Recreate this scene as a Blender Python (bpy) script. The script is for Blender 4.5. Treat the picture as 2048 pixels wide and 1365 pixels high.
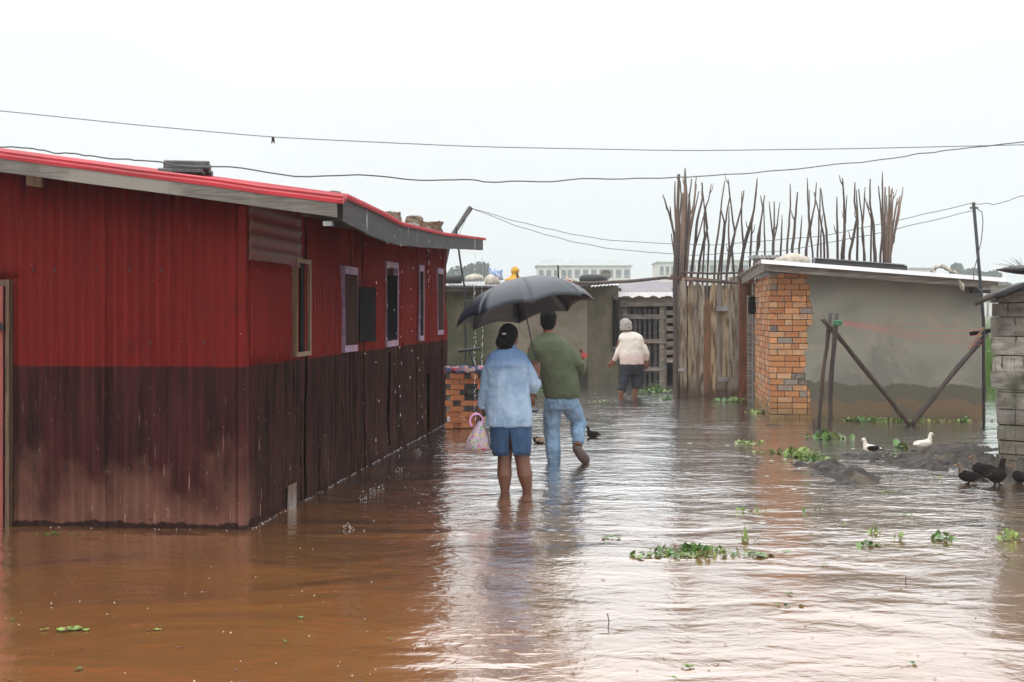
import bpy, bmesh, math, random
from mathutils import Vector, Matrix, noise
random.seed(11)
R = math.radians
for o in list(bpy.data.objects): bpy.data.objects.remove(o)
SC = bpy.context.scene
COL = SC.collection

# ------------------------------------------------------------------ camera, sky, sun, exposure
F = 2500.0; H = 1.48; HY = 625.0
cam = bpy.data.cameras.new('camera'); camo = bpy.data.objects.new('camera', cam); COL.objects.link(camo)
camo.location = (0, 0, H); camo.rotation_euler = (R(90), 0, 0)
cam.sensor_width = 36; cam.lens = F/2048*36; cam.shift_y = -57.5/2048
cam.clip_start = 0.1; cam.clip_end = 5000
SC.camera = camo
SUN_EL, SUN_AZ = 55, 200
w = bpy.data.worlds.new('World'); SC.world = w; w.use_nodes = True
nt = w.node_tree; nt.nodes.clear()
out = nt.nodes.new('ShaderNodeOutputWorld'); bg = nt.nodes.new('ShaderNodeBackground')
sky = nt.nodes.new('ShaderNodeTexSky'); sky.sky_type = 'NISHITA'; sky.sun_disc = False
sky.sun_elevation = R(SUN_EL); sky.sun_rotation = R(SUN_AZ); sky.dust_density = 6; sky.air_density = 1
tc = nt.nodes.new('ShaderNodeTexCoord'); sp = nt.nodes.new('ShaderNodeSeparateXYZ')
cr = nt.nodes.new('ShaderNodeValToRGB')
nt.links.new(tc.outputs['Generated'], sp.inputs[0]); nt.links.new(sp.outputs['Z'], cr.inputs[0])
el = cr.color_ramp.elements        # the overcast cloud layer: pale at the horizon, brighter overhead
el[0].position = 0.0; el[0].color = (7.8, 8.3, 8.5, 1)
el[1].position = 1.0; el[1].color = (33, 33.5, 34, 1)
for p_, c_ in ((0.06, (8.7, 9.15, 9.3, 1)), (0.2, (10.1, 10.3, 10.4, 1)), (0.42, (18.5, 18.6, 18.7, 1))):
    e_ = el.new(p_); e_.color = c_
mx = nt.nodes.new('ShaderNodeMix'); mx.data_type = 'RGBA'; mx.inputs[0].default_value = 0.97
nt.links.new(sky.outputs[0], mx.inputs[6]); nt.links.new(cr.outputs[0], mx.inputs[7])
cn = nt.nodes.new('ShaderNodeTexNoise'); cn.inputs['Scale'].default_value = 2.2; cn.inputs['Detail'].default_value = 4
cm = nt.nodes.new('ShaderNodeMapping'); cm.inputs['Scale'].default_value = (1, 1, 3.5); nt.links.new(tc.outputs['Generated'], cm.inputs[0]); nt.links.new(cm.outputs[0], cn.inputs['Vector'])
cq = nt.nodes.new('ShaderNodeMapRange'); nt.links.new(cn.outputs['Fac'], cq.inputs[0]); cq.inputs[1].default_value = .3; cq.inputs[2].default_value = .7; cq.inputs[3].default_value = .94; cq.inputs[4].default_value = 1.03
cv = nt.nodes.new('ShaderNodeVectorMath'); cv.operation = 'SCALE'; nt.links.new(mx.outputs[2], cv.inputs[0]); nt.links.new(cq.outputs[0], cv.inputs['Scale'])
nt.links.new(cv.outputs[0], bg.inputs[0]); bg.inputs[1].default_value = 0.1
nt.links.new(bg.outputs[0], out.inputs[0])
sl = bpy.data.lights.new('sun', 'SUN'); sl.energy = 0.5; sl.angle = R(25); sl.color = (1, .98, .95)
so = bpy.data.objects.new('sun', sl); COL.objects.link(so)
so.rotation_euler = (R(90-SUN_EL), 0, R(180-SUN_AZ))
SC.view_settings.view_transform = 'Standard'; SC.view_settings.look = 'None'
SC.view_settings.gamma = 1; SC.view_settings.exposure = 0.0; SC.view_settings.use_curve_mapping = False
SC.cycles.volume_bounces = 1; SC.cycles.max_bounces = 8

# ------------------------------------------------------------------ helpers
def P(px, py, Y):                       # a point at depth Y metres
    return Vector(((px-1024)/F*Y, Y, H-(py-HY)/F*Y))
def W(px, py):                          # a point on the water
    return P(px, py, F*H/(py-HY))
def tag(o, label=None, cat=None, group=None, kind=None):
    if label: o['label'] = label
    if cat: o['category'] = cat
    if group: o['group'] = group
    if kind: o['kind'] = kind
    return o
def empty(name, loc, rz=0, label=None, cat=None, group=None):
    o = bpy.data.objects.new(name, None); COL.objects.link(o)
    o.location = loc; o.rotation_euler = (0, 0, rz); o.empty_display_size = .1
    return tag(o, label, cat, group)
def build(name, bm, mat, parent=None, loc=None, smooth=False, rz=0):
    me = bpy.data.meshes.new(name)
    bmesh.ops.recalc_face_normals(bm, faces=bm.faces)
    bm.to_mesh(me); bm.free()
    if smooth:
        for p in me.polygons: p.use_smooth = True
    me.materials.append(mat)
    o = bpy.data.objects.new(name, me); COL.objects.link(o)
    if loc is not None: o.location = loc
    o.rotation_euler = (0, 0, rz)
    if parent: o.parent = parent
    return o
def dup(o, loc=None, rz=None, parent=None):
    c = o.copy(); COL.objects.link(c)
    if parent: c.parent = parent
    for ch in list(o.children): dup(ch, parent=c)
    if loc is not None: c.location = loc
    if rz is not None: c.rotation_euler = (0, 0, rz)
    return c
def BM(): return bmesh.new()
def box(bm, x0, x1, y0, y1, z0, z1, M=None, j=0):
    vs = []
    for z in (z0, z1):
        for x, y in ((x0, y0), (x1, y0), (x1, y1), (x0, y1)):
            v = Vector((x+random.uniform(-j, j), y+random.uniform(-j, j), z+random.uniform(-j, j)))
            vs.append(bm.verts.new(M @ v if M else v))
    for f in ((3, 2, 1, 0), (4, 5, 6, 7), (0, 1, 5, 4), (1, 2, 6, 5), (2, 3, 7, 6), (3, 0, 4, 7)):
        bm.faces.new([vs[i] for i in f])
    return vs
def tube(bm, pts, rad, seg=8, flat=1.0, up=None):
    pts = [Vector(p) for p in pts]
    if not isinstance(rad, (list, tuple)): rad = [rad]*len(pts)
    n = None; rings = []
    for i, p in enumerate(pts):
        t = (pts[min(i+1, len(pts)-1)]-pts[max(i-1, 0)]).normalized()
        if n is None:
            n = up or (Vector((0, 0, 1)) if abs(t.z) < .8 else Vector((1, 0, 0)))
            n = (n-t*n.dot(t)).normalized()
        else: n = (n-t*n.dot(t)).normalized()
        b = t.cross(n)
        rings.append([bm.verts.new(p+(n*math.cos(a)*flat+b*math.sin(a))*rad[i]) for a in [2*math.pi*k/seg for k in range(seg)]])
    for r0, r1 in zip(rings, rings[1:]):
        for k in range(seg): bm.faces.new((r0[k], r0[(k+1) % seg], r1[(k+1) % seg], r1[k]))
    bm.faces.new(rings[0][::-1]); bm.faces.new(rings[-1])
    return rings
def stack(bm, rings, seg=20, pw=1.0):   # rings (cx, cy, z, rx, ry)
    rs = []
    for cx, cy, z, rx, ry in rings:
        rr = []
        for k in range(seg):
            a = 2*math.pi*k/seg; c, s = math.cos(a), math.sin(a)
            rr.append(bm.verts.new((cx+rx*math.copysign(abs(c)**pw, c), cy+ry*math.copysign(abs(s)**pw, s), z)))
        rs.append(rr)
    for r0, r1 in zip(rs, rs[1:]):
        for k in range(seg): bm.faces.new((r0[k], r0[(k+1) % seg], r1[(k+1) % seg], r1[k]))
    bm.faces.new(rs[0][::-1]); bm.faces.new(rs[-1])
def ball(bm, c, rx, ry=None, rz=None, sub=2, M=None, j=0):
    ry = ry or rx; rz = rz or rx
    g = bmesh.ops.create_icosphere(bm, subdivisions=sub, radius=1)
    for v in g['verts']:
        d = 1+(random.uniform(-j, j) if j else 0)
        p = Vector((v.co.x*rx*d, v.co.y*ry*d, v.co.z*rz*d))
        if M: p = M @ p
        v.co = p+Vector(c)
def prism(bm, poly, y0, y1, ax='xz'):   # outline in x,z pulled along y
    a = [bm.verts.new((x, y0, z)) for x, z in poly]; b = [bm.verts.new((x, y1, z)) for x, z in poly]
    bm.faces.new(a); bm.faces.new(b[::-1])
    n = len(poly)
    for i in range(n): bm.faces.new((a[i], b[i], b[(i+1) % n], a[(i+1) % n]))
def remesh(o, vox, sm=4, disp=0, dscale=.1):
    m = o.modifiers.new('join', 'REMESH'); m.mode = 'VOXEL'; m.voxel_size = vox; m.use_smooth_shade = True
    s = o.modifiers.new('soft', 'SMOOTH'); s.factor = .5; s.iterations = sm
    if disp:
        t = bpy.data.textures.new('folds', 'CLOUDS'); t.noise_scale = dscale; t.noise_depth = 2
        d = o.modifiers.new('folds', 'DISPLACE'); d.texture = t; d.strength = disp; d.mid_level = .5
    return o
def fbm(p, o=4): return noise.fractal(Vector(p), 1.0, 2.0, o)

# ------------------------------------------------------------------ materials
class Nd:
    def __init__(s, name):
        s.m = bpy.data.materials.new(name); s.m.use_nodes = True; s.t = s.m.node_tree; s.t.nodes.clear()
        s.out = s.n('OutputMaterial'); s.b = s.n('BsdfPrincipled'); s.l(s.b.outputs[0], s.out.inputs[0])
        s.tc = s.n('TexCoord')
    def n(s, k, **kw):
        x = s.t.nodes.new('ShaderNode'+k)
        for a, v in kw.items(): setattr(x, a, v)
        return x
    def l(s, a, b): s.t.links.new(a, b)
    def put(s, sock, v):
        if isinstance(v, (int, float)): sock.default_value = v
        elif isinstance(v, (tuple, list)): sock.default_value = (*v, 1) if len(v) == 3 and sock.type == 'RGBA' else v
        else: s.l(v, sock)
    def co(s, sc=(1, 1, 1), rot=(0, 0, 0), kind='Object'):
        mp = s.n('Mapping'); s.l(s.tc.outputs[kind], mp.inputs[0]); mp.inputs['Scale'].default_value = sc; mp.inputs['Rotation'].default_value = rot
        return mp.outputs[0]
    def noise(s, scale, detail=5, co=None, dist=0, rough=.55):
        x = s.n('TexNoise'); x.inputs['Scale'].default_value = scale; x.inputs['Detail'].default_value = detail
        x.inputs['Distortion'].default_value = dist; x.inputs['Roughness'].default_value = rough
        s.l(co if co is not None else s.co(), x.inputs['Vector']); return x.outputs['Fac']
    def math(s, op, a, b=0, c=0, clamp=False):
        x = s.n('Math', operation=op, use_clamp=clamp); s.put(x.inputs[0], a); s.put(x.inputs[1], b); s.put(x.inputs[2], c); return x.outputs[0]
    def mr(s, v, a, b, c=0, d=1):
        x = s.n('MapRange'); s.put(x.inputs[0], v)
        for i, q in enumerate((a, b, c, d)): x.inputs[i+1].default_value = q
        return x.outputs[0]
    def mix(s, f, a, b, bt='MIX'):
        x = s.n('Mix', data_type='RGBA', blend_type=bt); s.put(x.inputs[0], f); s.put(x.inputs[6], a); s.put(x.inputs[7], b); return x.outputs[2]
    def sep(s, v=None):
        x = s.n('SeparateXYZ'); s.l(v if v is not None else s.tc.outputs['Object'], x.inputs[0]); return x.outputs
    def bump(s, h, dist, strength=1, prev=None):
        x = s.n('Bump'); s.put(x.inputs['Height'], h); x.inputs['Distance'].default_value = dist; x.inputs['Strength'].default_value = strength
        if prev is not None: s.l(prev, x.inputs['Normal'])
        return x.outputs[0]
    def isl(s): return s.n('NewGeometry').outputs['Random Per Island']
    def done(s, col, rough=.7, nrm=None, metal=0, spec=.5):
        s.put(s.b.inputs['Base Color'], col); s.put(s.b.inputs['Roughness'], rough); s.put(s.b.inputs['Metallic'], metal)
        s.b.inputs['Specular IOR Level'].default_value = spec
        if nrm is not None: s.l(nrm, s.b.inputs['Normal'])
        return s.m
def mk(name, c1, c2=None, c3=None, scale=6, st=(1, 1, 1), rough=.75, bump=0.0, bs=30, island=0, metal=0, spec=.4, lo=.35, hi=.65):
    s = Nd(name); co = s.co(st)
    c2 = c2 or tuple(x*.7 for x in c1)
    c = s.mix(s.mr(s.noise(scale, 6, co), lo, hi), c1, c2)
    if c3: c = s.mix(s.mr(s.noise(scale*.37, 5, co), .5, .68), c, c3)
    if island:
        c = s.mix(1.0, c, s.mix(s.isl(), (1-island,)*3, (1+island*.5,)*3), 'MULTIPLY')
    nb = s.bump(s.noise(bs, 6, co), bump) if bump else None
    return s.done(c, rough, nb, metal, spec)

M = {}
M['timber_grey'] = mk('weathered_timber', (.17, .15, .125), (.075, .066, .056), (.25, .225, .195), 5, (1, 12, 12), .65, .004, 30)
M['timber_dark'] = mk('wet_dark_timber', (.05, .046, .045), (.022, .021, .022), (.09, .085, .085), 5, (1, 8, 8), .4, .004, 25)
M['timber_raw'] = mk('raw_timber', (.21, .135, .075), (.1, .065, .035), None, 6, (8, 8, 1), .6, .002, 30)
def m_board():
    s = Nd('slab_board'); cr = s.n('ValToRGB'); s.l(s.isl(), cr.inputs[0]); e = cr.color_ramp; e.interpolation = 'CONSTANT'
    cols = [(0, (.27, .235, .19)), (.22, (.33, .26, .16)), (.4, (.2, .18, .155)), (.62, (.19, .09, .05)), (.7, (.3, .265, .21)), (.85, (.24, .2, .14))]
    e.elements[0].color = (*cols[0][1], 1); e.elements[1].position = cols[1][0]; e.elements[1].color = (*cols[1][1], 1)
    for p, c in cols[2:]: q = e.elements.new(p); q.color = (*c, 1)
    c = s.mix(s.mr(s.noise(4, 6, s.co((5, 5, .6))), .45, .6), cr.outputs[0], (.11, .07, .04))
    c = s.mix(s.mr(s.noise(2.2, 5, s.co((3, 3, .8))), .6, .68), c, (.07, .052, .04))
    x, y, z = s.sep(); c = s.mix(s.mr(s.math('ADD', z, s.math('MULTIPLY', s.noise(3), .5)), .35, .55, .8, 0), c, (.05, .03, .02))
    return s.done(c, .55, s.bump(s.noise(14, 5, s.co((5, 5, .6))), .006), 0, .25)
M['board'] = m_board()
M['board_red'] = mk('red_brown_board', (.2, .075, .04), (.09, .036, .02), None, 4, (5, 5, 1), .5, .003, 20, island=.3)
M['stick'] = mk('peeled_stick', (.085, .062, .05), (.03, .027, .028), (.13, .09, .065), 4, (2, 2, .5), .7, .004, 40)
M['stick_brown'] = mk('brown_stick', (.17, .115, .085), (.06, .045, .04), (.24, .17, .12), 4, (2, 2, .5), .7, .004, 40)
M['pole'] = mk('wet_pole', (.04, .028, .022), (.018, .014, .013), (.07, .045, .032), 4, (6, 6, 1), .5, .005, 30)
M['tin'] = mk('galvanised_tin', (.5, .52, .54), (.3, .31, .32), (.18, .13, .1), 4, (1, 1, 1), .28, .003, 10, metal=.7)
M['tin_old'] = mk('old_tin', (.12, .13, .125), (.06, .065, .065), (.1, .06, .04), 4, (1, 1, 1), .5, .003, 10, metal=.3)
M['purple'] = mk('lilac_paint', (.26, .17, .26), (.17, .11, .16), None, 12, (1, 1, 1), .6, .001)
M['black'] = mk('black_inside', (.006, .006, .007), (.004, .004, .004), rough=.9, spec=.1)
M['shutter'] = mk('brown_shutter', (.04, .02, .015), (.022, .012, .01), None, 8, (1, 1, 6), .8, .002, spec=.03)
M['stone'] = mk('roof_stone', (.18, .135, .09), (.08, .068, .055), (.2, .105, .045), 14, rough=.85, bump=.01, bs=25)
M['stone_grey'] = mk('grey_stone', (.2, .2, .19), (.1, .1, .1), None, 14, rough=.85, bump=.01, bs=25)
M['metal_dark'] = mk('dark_metal', (.035, .037, .042), (.02, .02, .025), rough=.4, metal=.3)
M['wire'] = mk('wire', (.09, .095, .1), rough=.5)
M['wire_blue'] = mk('twisted_wire', (.2, .24, .27), (.1, .13, .15), None, 60, rough=.5)
M['cord_red'] = mk('red_cord', (.5, .07, .06), rough=.6)
M['cord_green'] = mk('green_cord', (.05, .2, .1), rough=.6)
M['cloth_white'] = mk('white_sack', (.5, .46, .38), (.3, .27, .22), None, 9, rough=.8, bump=.02, bs=14)
M['cloth_blue'] = mk('blue_bag', (.03, .15, .4), (.5, .5, .5), None, 9, rough=.5, bump=.02, bs=14)
M['yellow'] = mk('yellow_straw', (.55, .3, .02), (.4, .2, .015), None, 12, rough=.6, bump=.01, bs=25)
M['rubber'] = mk('rubber', (.03, .03, .033), (.02, .02, .02), rough=.5)
M['clay'] = mk('clay_pot', (.4, .12, .04), rough=.6)
M['canopy'] = mk('black_nylon', (.007, .012, .02), (.012, .019, .03), None, 6, rough=.4, bump=.001, bs=60, spec=.6)
M['hair'] = mk('black_hair', (.008, .007, .007), (.004, .004, .004), None, 30, (8, 8, 1), .7, .006, 60, spec=.08)
M['skin'] = mk('brown_skin', (.135, .056, .034), (.1, .04, .024), None, 8, rough=.45)
M['skin_red'] = mk('light_brown_skin', (.17, .068, .04), (.12, .048, .028), None, 8, rough=.5)
M['skirt'] = mk('blue_denim_skirt', (.025, .065, .14), (.016, .045, .1), None, 12, rough=.85, bump=.004, bs=18)
M['sweater'] = mk('green_sweater', (.085, .1, .062), (.062, .074, .047), None, 6, rough=.95, bump=.005, bs=14, spec=.1)
M['trouser'] = mk('dark_trousers', (.018, .023, .033), (.01, .013, .02), None, 7, rough=.9, bump=.006, bs=12)
M['knit'] = mk('grey_knit', (.4, .37, .35), (.22, .2, .19), None, 30, (1, 1, 2), .95, .012, 60)
M['shoe'] = mk('wet_shoe', (.06, .035, .026), (.028, .018, .015), None, 20, rough=.5)
M['orange_brick'] = mk('orange_brick', (.5, .2, .085), (.36, .13, .055), None, 9, rough=.85, bump=.004, bs=40)
M['black_brick'] = mk('burnt_brick', (.05, .045, .042), (.025, .024, .024), None, 9, rough=.85, bump=.004, bs=40)
M['leaf'] = mk('hyacinth_leaf', (.09, .2, .035), (.04, .11, .018), (.2, .24, .07), 9, rough=.35, island=.5, spec=.6)
M['leaf_pale'] = mk('pale_leaf', (.22, .3, .07), (.12, .2, .04), (.25, .16, .09), 14, rough=.4, island=.4)
M['grass'] = mk('grass_blade', (.1, .2, .03), (.06, .14, .02), None, 3, rough=.6, island=.5)
M['tree_leaf'] = mk('tree_leaf', (.05, .09, .045), (.03, .055, .03), None, 1, rough=.7, island=.5)
M['bark'] = mk('bark', (.08, .06, .045), rough=.9)
M['plaster_far'] = mk('pale_wall', (.6, .58, .53), (.52, .5, .46), None, .3, rough=.9)
M['roof_far'] = mk('pale_green_roof', (.3, .33, .32), (.25, .28, .27), None, .3, rough=.8)
M['roof_red'] = mk('faded_red_roof', (.38, .2, .19), (.3, .16, .16), None, .8, rough=.8)
M['roof_mauve'] = mk('mauve_tin_roof', (.2, .18, .195), (.14, .125, .14), None, .8, rough=.6, bump=.01, bs=4)
M['glass'] = mk('far_window', (.1, .12, .14), rough=.3)
M['white_feather'] = mk('white_feathers', (.72, .68, .6), (.6, .54, .45), None, 20, rough=.9, bump=.003, bs=50)
M['black_feather'] = mk('black_feathers', (.008, .008, .009), (.018, .013, .011), None, 20, rough=.9, bump=.003, bs=50, spec=.05)
M['grey_feather'] = mk('mottled_feathers', (.4, .32, .24), (.12, .09, .07), None, 40, rough=.9, bump=.003, bs=50)
M['bill'] = mk('orange_bill', (.5, .22, .06), rough=.5)
M['foam'] = mk('water_drop', (.8, .82, .84), (.65, .68, .7), None, 20, rough=.15, spec=.8)

def m_house():
    s = Nd('two_tone_painted_tin'); x, y, z = s.sep()
    edge = s.math('ADD', z, s.math('MULTIPLY', s.math('SUBTRACT', s.noise(14, 3), .5), .03))
    vs = s.math('ADD', s.math('MULTIPLY', s.noise(3, 6, s.co((2.2, 2.2, .35))), .55), s.math('MULTIPLY', s.noise(16, 5, s.co((2.2, 2.2, .12))), .45))
    red = s.mix(s.mr(vs, .3, .75), (.132, .0115, .009), (.085, .0085, .0075))
    red = s.mix(s.mr(s.noise(2.3, 5), .55, .75), red, (.075, .01, .01))
    brn = s.mix(s.mr(vs, .4, .6), (.048, .013, .013), (.019, .007, .007))
    brn = s.mix(s.mr(x, .1, .3, 0, 1), brn, s.mix(s.mr(vs, .42, .58), (.036, .0135, .0105), (.013, .0065, .0055)))
    # dried mud splashed on the lower paint
    front = s.mr(x, .1, .3, 1, .12)
    lift = s.mr(s.math('ADD', z, s.math('MULTIPLY', s.math('SUBTRACT', s.noise(3.5, 6, s.co((1, 1, .7))), .5), 1.3)), .0, .5, .7, 0)
    brn = s.mix(s.math('MULTIPLY', lift, front), brn, (.17, .08, .056))
    chips = s.math('MAXIMUM', s.mr(s.noise(46, 4, s.co((1, 1, .6))), .69, .715), s.mr(s.noise(20, 4, s.co((2.5, 2.5, .16))), .685, .71))
    brn = s.mix(s.math('MULTIPLY', chips, s.mr(z, 0, .9, .9, .2)), brn, (.3, .22, .17))
    low = s.math('ADD', z, s.math('MULTIPLY', s.noise(11, 4), -.09))
    brn = s.mix(s.mr(low, -.012, -.006, 1, 0), brn, (.028, .014, .012))
    c = s.mix(s.mr(edge, 1.106, 1.11), brn, red)
    sp_ = s.mr(s.noise(38, 3), .745, .755)
    c = s.mix(s.math('MULTIPLY', sp_, .7), c, (.3, .2, .17))
    c = s.mix(s.mr(s.noise(33, 3, s.co((1, 1, .8), (1, 2, 0))), .71, .72), c, (.02, .01, .01))
    nb = s.bump(s.noise(7, 5), .008); nb = s.bump(s.noise(60, 4), .001, 1, nb)
    return s.done(c, s.mr(s.noise(5, 4), .3, .7, .45, .65), nb, 0, .035)
M['house'] = m_house()
M['red_roof'] = mk('wet_red_tin', (.46, .02, .035), (.24, .012, .018), None, 7, (12, .3, 1), .3, .002, 20, spec=.5)
def m_plaster():
    s = Nd('cement_plaster'); x, y, z = s.sep()
    n1 = s.noise(1.1, 6, dist=.6); n2 = s.noise(2.6, 6)
    c = s.mix(s.mr(n1, .43, .57), (.205, .202, .168), (.15, .149, .127))
    c = s.mix(s.mr(n2, .55, .7), c, (.25, .215, .165))
    e = s.math('ADD', z, s.math('MULTIPLY', s.math('SUBTRACT', s.noise(3.0, 6), .5), .3))
    wet = s.mr(e, .47, .49, 1, 0)
    c = s.mix(wet, c, (.095, .09, .068))
    low = s.math('MULTIPLY', s.mr(e, .24, .27, 1, 0), s.mr(s.noise(1.3, 4), .42, .5))
    c = s.mix(low, c, (.14, .098, .062))
    c = s.mix(s.mr(e, -.02, .07, .8, 0), c, (.08, .08, .04))
    nb = s.bump(s.noise(9, 6), .012); nb = s.bump(s.noise(90, 3), .002, 1, nb)
    return s.done(c, .85, nb, 0, .2)
M['plaster'] = m_plaster()
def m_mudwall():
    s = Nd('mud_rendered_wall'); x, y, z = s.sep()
    c = s.mix(s.mr(s.math('ADD', x, s.noise(1.5, 5)), 1.3, 2.0), (.045, .05, .028), (.155, .14, .11))  # brighter light towards the right end is put into the wall colour
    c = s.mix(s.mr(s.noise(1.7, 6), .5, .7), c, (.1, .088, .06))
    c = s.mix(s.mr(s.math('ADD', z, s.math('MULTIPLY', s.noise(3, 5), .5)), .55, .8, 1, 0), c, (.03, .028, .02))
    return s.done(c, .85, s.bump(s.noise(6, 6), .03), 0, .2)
M['mudwall'] = m_mudwall()
def m_brick():
    s = Nd('hand_made_brick'); r = s.isl()
    cr = s.n('ValToRGB'); s.l(r, cr.inputs[0]); e = cr.color_ramp; e.interpolation = 'CONSTANT'
    cols = [(.0, (.36, .155, .062)), (.2, (.4, .22, .11)), (.4, (.31, .12, .05)), (.55, (.43, .26, .145)), (.66, (.34, .15, .06)), (.76, (.19, .17, .15)), (.86, (.11, .1, .095)), (.93, (.5, .23, .1))]
    e.elements[0].color = (*cols[0][1], 1); e.elements[1].position = cols[1][0]; e.elements[1].color = (*cols[1][1], 1)
    for p, c in cols[2:]: q = e.elements.new(p); q.color = (*c, 1)
    c = s.mix(s.mr(s.noise(30, 6), .5, .85), cr.outputs[0], (.42, .29, .18))
    c = s.mix(s.mr(s.noise(13, 5), .5, .7, 0, .8), c, (.22, .17, .13))
    c = s.mix(s.mr(s.noise(6, 5), .55, .8), c, (.25, .12, .07))
    x, y, z = s.sep()
    c = s.mix(s.mr(z, .05, .3, .65, 0), c, (.1, .09, .04))
    return s.done(c, .85, s.bump(s.noise(50, 5), .004), 0, .2)
M['brick'] = m_brick()
M['mortar'] = mk('mud_mortar', (.07, .045, .03), (.04, .028, .02), rough=.95, bump=.006)
def m_mossy():
    s = Nd('mossy_plank'); 
    c = s.mix(s.mr(s.noise(5, 6, s.co((1, 1, 3))), .35, .65), (.3, .275, .235), (.12, .11, .092))
    c = s.mix(s.mr(s.noise(3.3, 6), .52, .66), c, (.06, .065, .03))
    x, y, z = s.sep(); c = s.mix(s.mr(z, .1, .8, .5, 0), c, (.13, .1, .06))
    c = s.mix(1.0, c, s.mix(s.isl(), (.65,)*3, (1.2,)*3), 'MULTIPLY')
    c = s.mix(s.mr(s.noise(7, 4, s.co((6, 6, .5))), .62, .66), c, (.04, .037, .032))
    return s.done(c, .7, s.bump(s.noise(22, 6, s.co((1, 1, 5))), .008), 0, .3)
M['mossy'] = m_mossy()
def m_denim(name, a, b, yoke=None):
    s = Nd(name); x, y, z = s.sep()
    c = s.mix(s.mr(s.noise(8, 6, s.co((1, 1, .45))), .4, .62), a, b)
    if yoke:
        zn = s.math('ADD', z, s.math('MULTIPLY', s.noise(9, 4), .08))
        c = s.mix(s.mr(zn, yoke[0], yoke[1]), c, yoke[2])      # darker blue over the shoulders
        wet = s.mr(s.noise(16, 5, s.co((1, 1, .22))), .5, .62)  # streak mask for the same darker blue
        c = s.mix(s.math('MULTIPLY', wet, s.mr(z, yoke[0]-.3, yoke[1], 0, .75)), c, yoke[2])
    c = s.mix(s.mr(s.noise(260, 2), .4, .7, 0, .25), c, (.5, .58, .66))
    nb = s.bump(s.noise(9, 4, s.co((1, 1, .6))), .01); nb = s.bump(s.noise(200, 2), .001, 1, nb)
    return s.done(c, .85, nb, 0, .2)
M['shirt'] = m_denim('washed_denim_shirt', (.25, .335, .44), (.15, .235, .35), (1.03, 1.15, (.06, .125, .25)))
M['jeans'] = m_denim('light_blue_jeans', (.13, .22, .33), (.07, .125, .2))
def m_cardi():
    s = Nd('cream_jumper'); x, y, z = s.sep()
    c = s.mix(s.mr(s.math('ADD', z, s.math('MULTIPLY', s.noise(8, 3), .06)), .74, .84), (.5, .41, .39), (.6, .57, .51))
    return s.done(c, .95, s.bump(s.noise(14, 5), .012), 0, .1)
M['cardi'] = m_cardi()
def m_bag():
    s = Nd('flower_print_bag'); 
    v = s.n('TexVoronoi'); v.inputs['Scale'].default_value = 36; s.l(s.co(), v.inputs['Vector'])
    sep = s.sep(v.outputs['Color'])
    m1 = s.mr(v.outputs['Distance'], .4, .5, 1, 0)
    fl = s.mix(s.mr(sep[0], .3, .34), (.6, .08, .25), (.08, .18, .5)); fl = s.mix(s.mr(sep[1], .6, .62), fl, (.1, .35, .15))
    fl = s.mix(s.mr(sep[2], .75, .78), fl, (.7, .5, .1))
    c = s.mix(s.math('MULTIPLY', m1, s.mr(sep[0], .1, .9, 1, .55)), (.48, .37, .43), fl)
    s.b.inputs['Transmission Weight'].default_value = .15
    return s.done(c, .35, s.bump(s.noise(14, 5), .02), 0, .5)
M['bag'] = m_bag()
M['bag_pink'] = mk('pink_plastic', (.65, .25, .55), (.7, .4, .6), rough=.3)
M['rag'] = None
def m_rag():
    s = Nd('printed_cloth'); v = s.n('TexVoronoi'); v.inputs['Scale'].default_value = 16; s.l(s.co(), v.inputs['Vector'])
    a = s.sep(v.outputs['Color'])
    c = s.mix(s.mr(a[0], .3, .32), (.45, .06, .06), (.05, .07, .16)); c = s.mix(s.mr(a[1], .6, .62), c, (.36, .22, .26)); c = s.mix(s.mr(a[2], .85, .87), c, (.4, .3, .25))
    return s.done(c, .8, s.bump(s.noise(12, 4), .03))
M['rag'] = m_rag()
def m_mud():
    s = Nd('wet_mud'); x, y, z = s.sep()
    c = s.mix(s.mr(s.noise(5, 7), .35, .65), (.05, .042, .034), (.025, .021, .02))
    c = s.mix(s.mr(s.noise(2, 5), .55, .7), c, (.12, .095, .07))
    nb = s.bump(s.noise(12, 7), .06)
    return s.done(c, s.mr(s.noise(4, 4), .4, .6, .45, .85), nb, 0, .2)
M['mud'] = m_mud()
def m_ground():
    s = Nd('ground_soil'); x, y, z = s.sep()
    c = s.mix(s.mr(s.noise(.15, 6), .4, .6), (.06, .09, .03), (.1, .1, .045))
    c = s.mix(s.mr(z, -.1, .1, 1, 0), c, (.12, .07, .035))
    return s.done(c, .95, s.bump(s.noise(3, 5), .05))
M['ground'] = m_ground()
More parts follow.
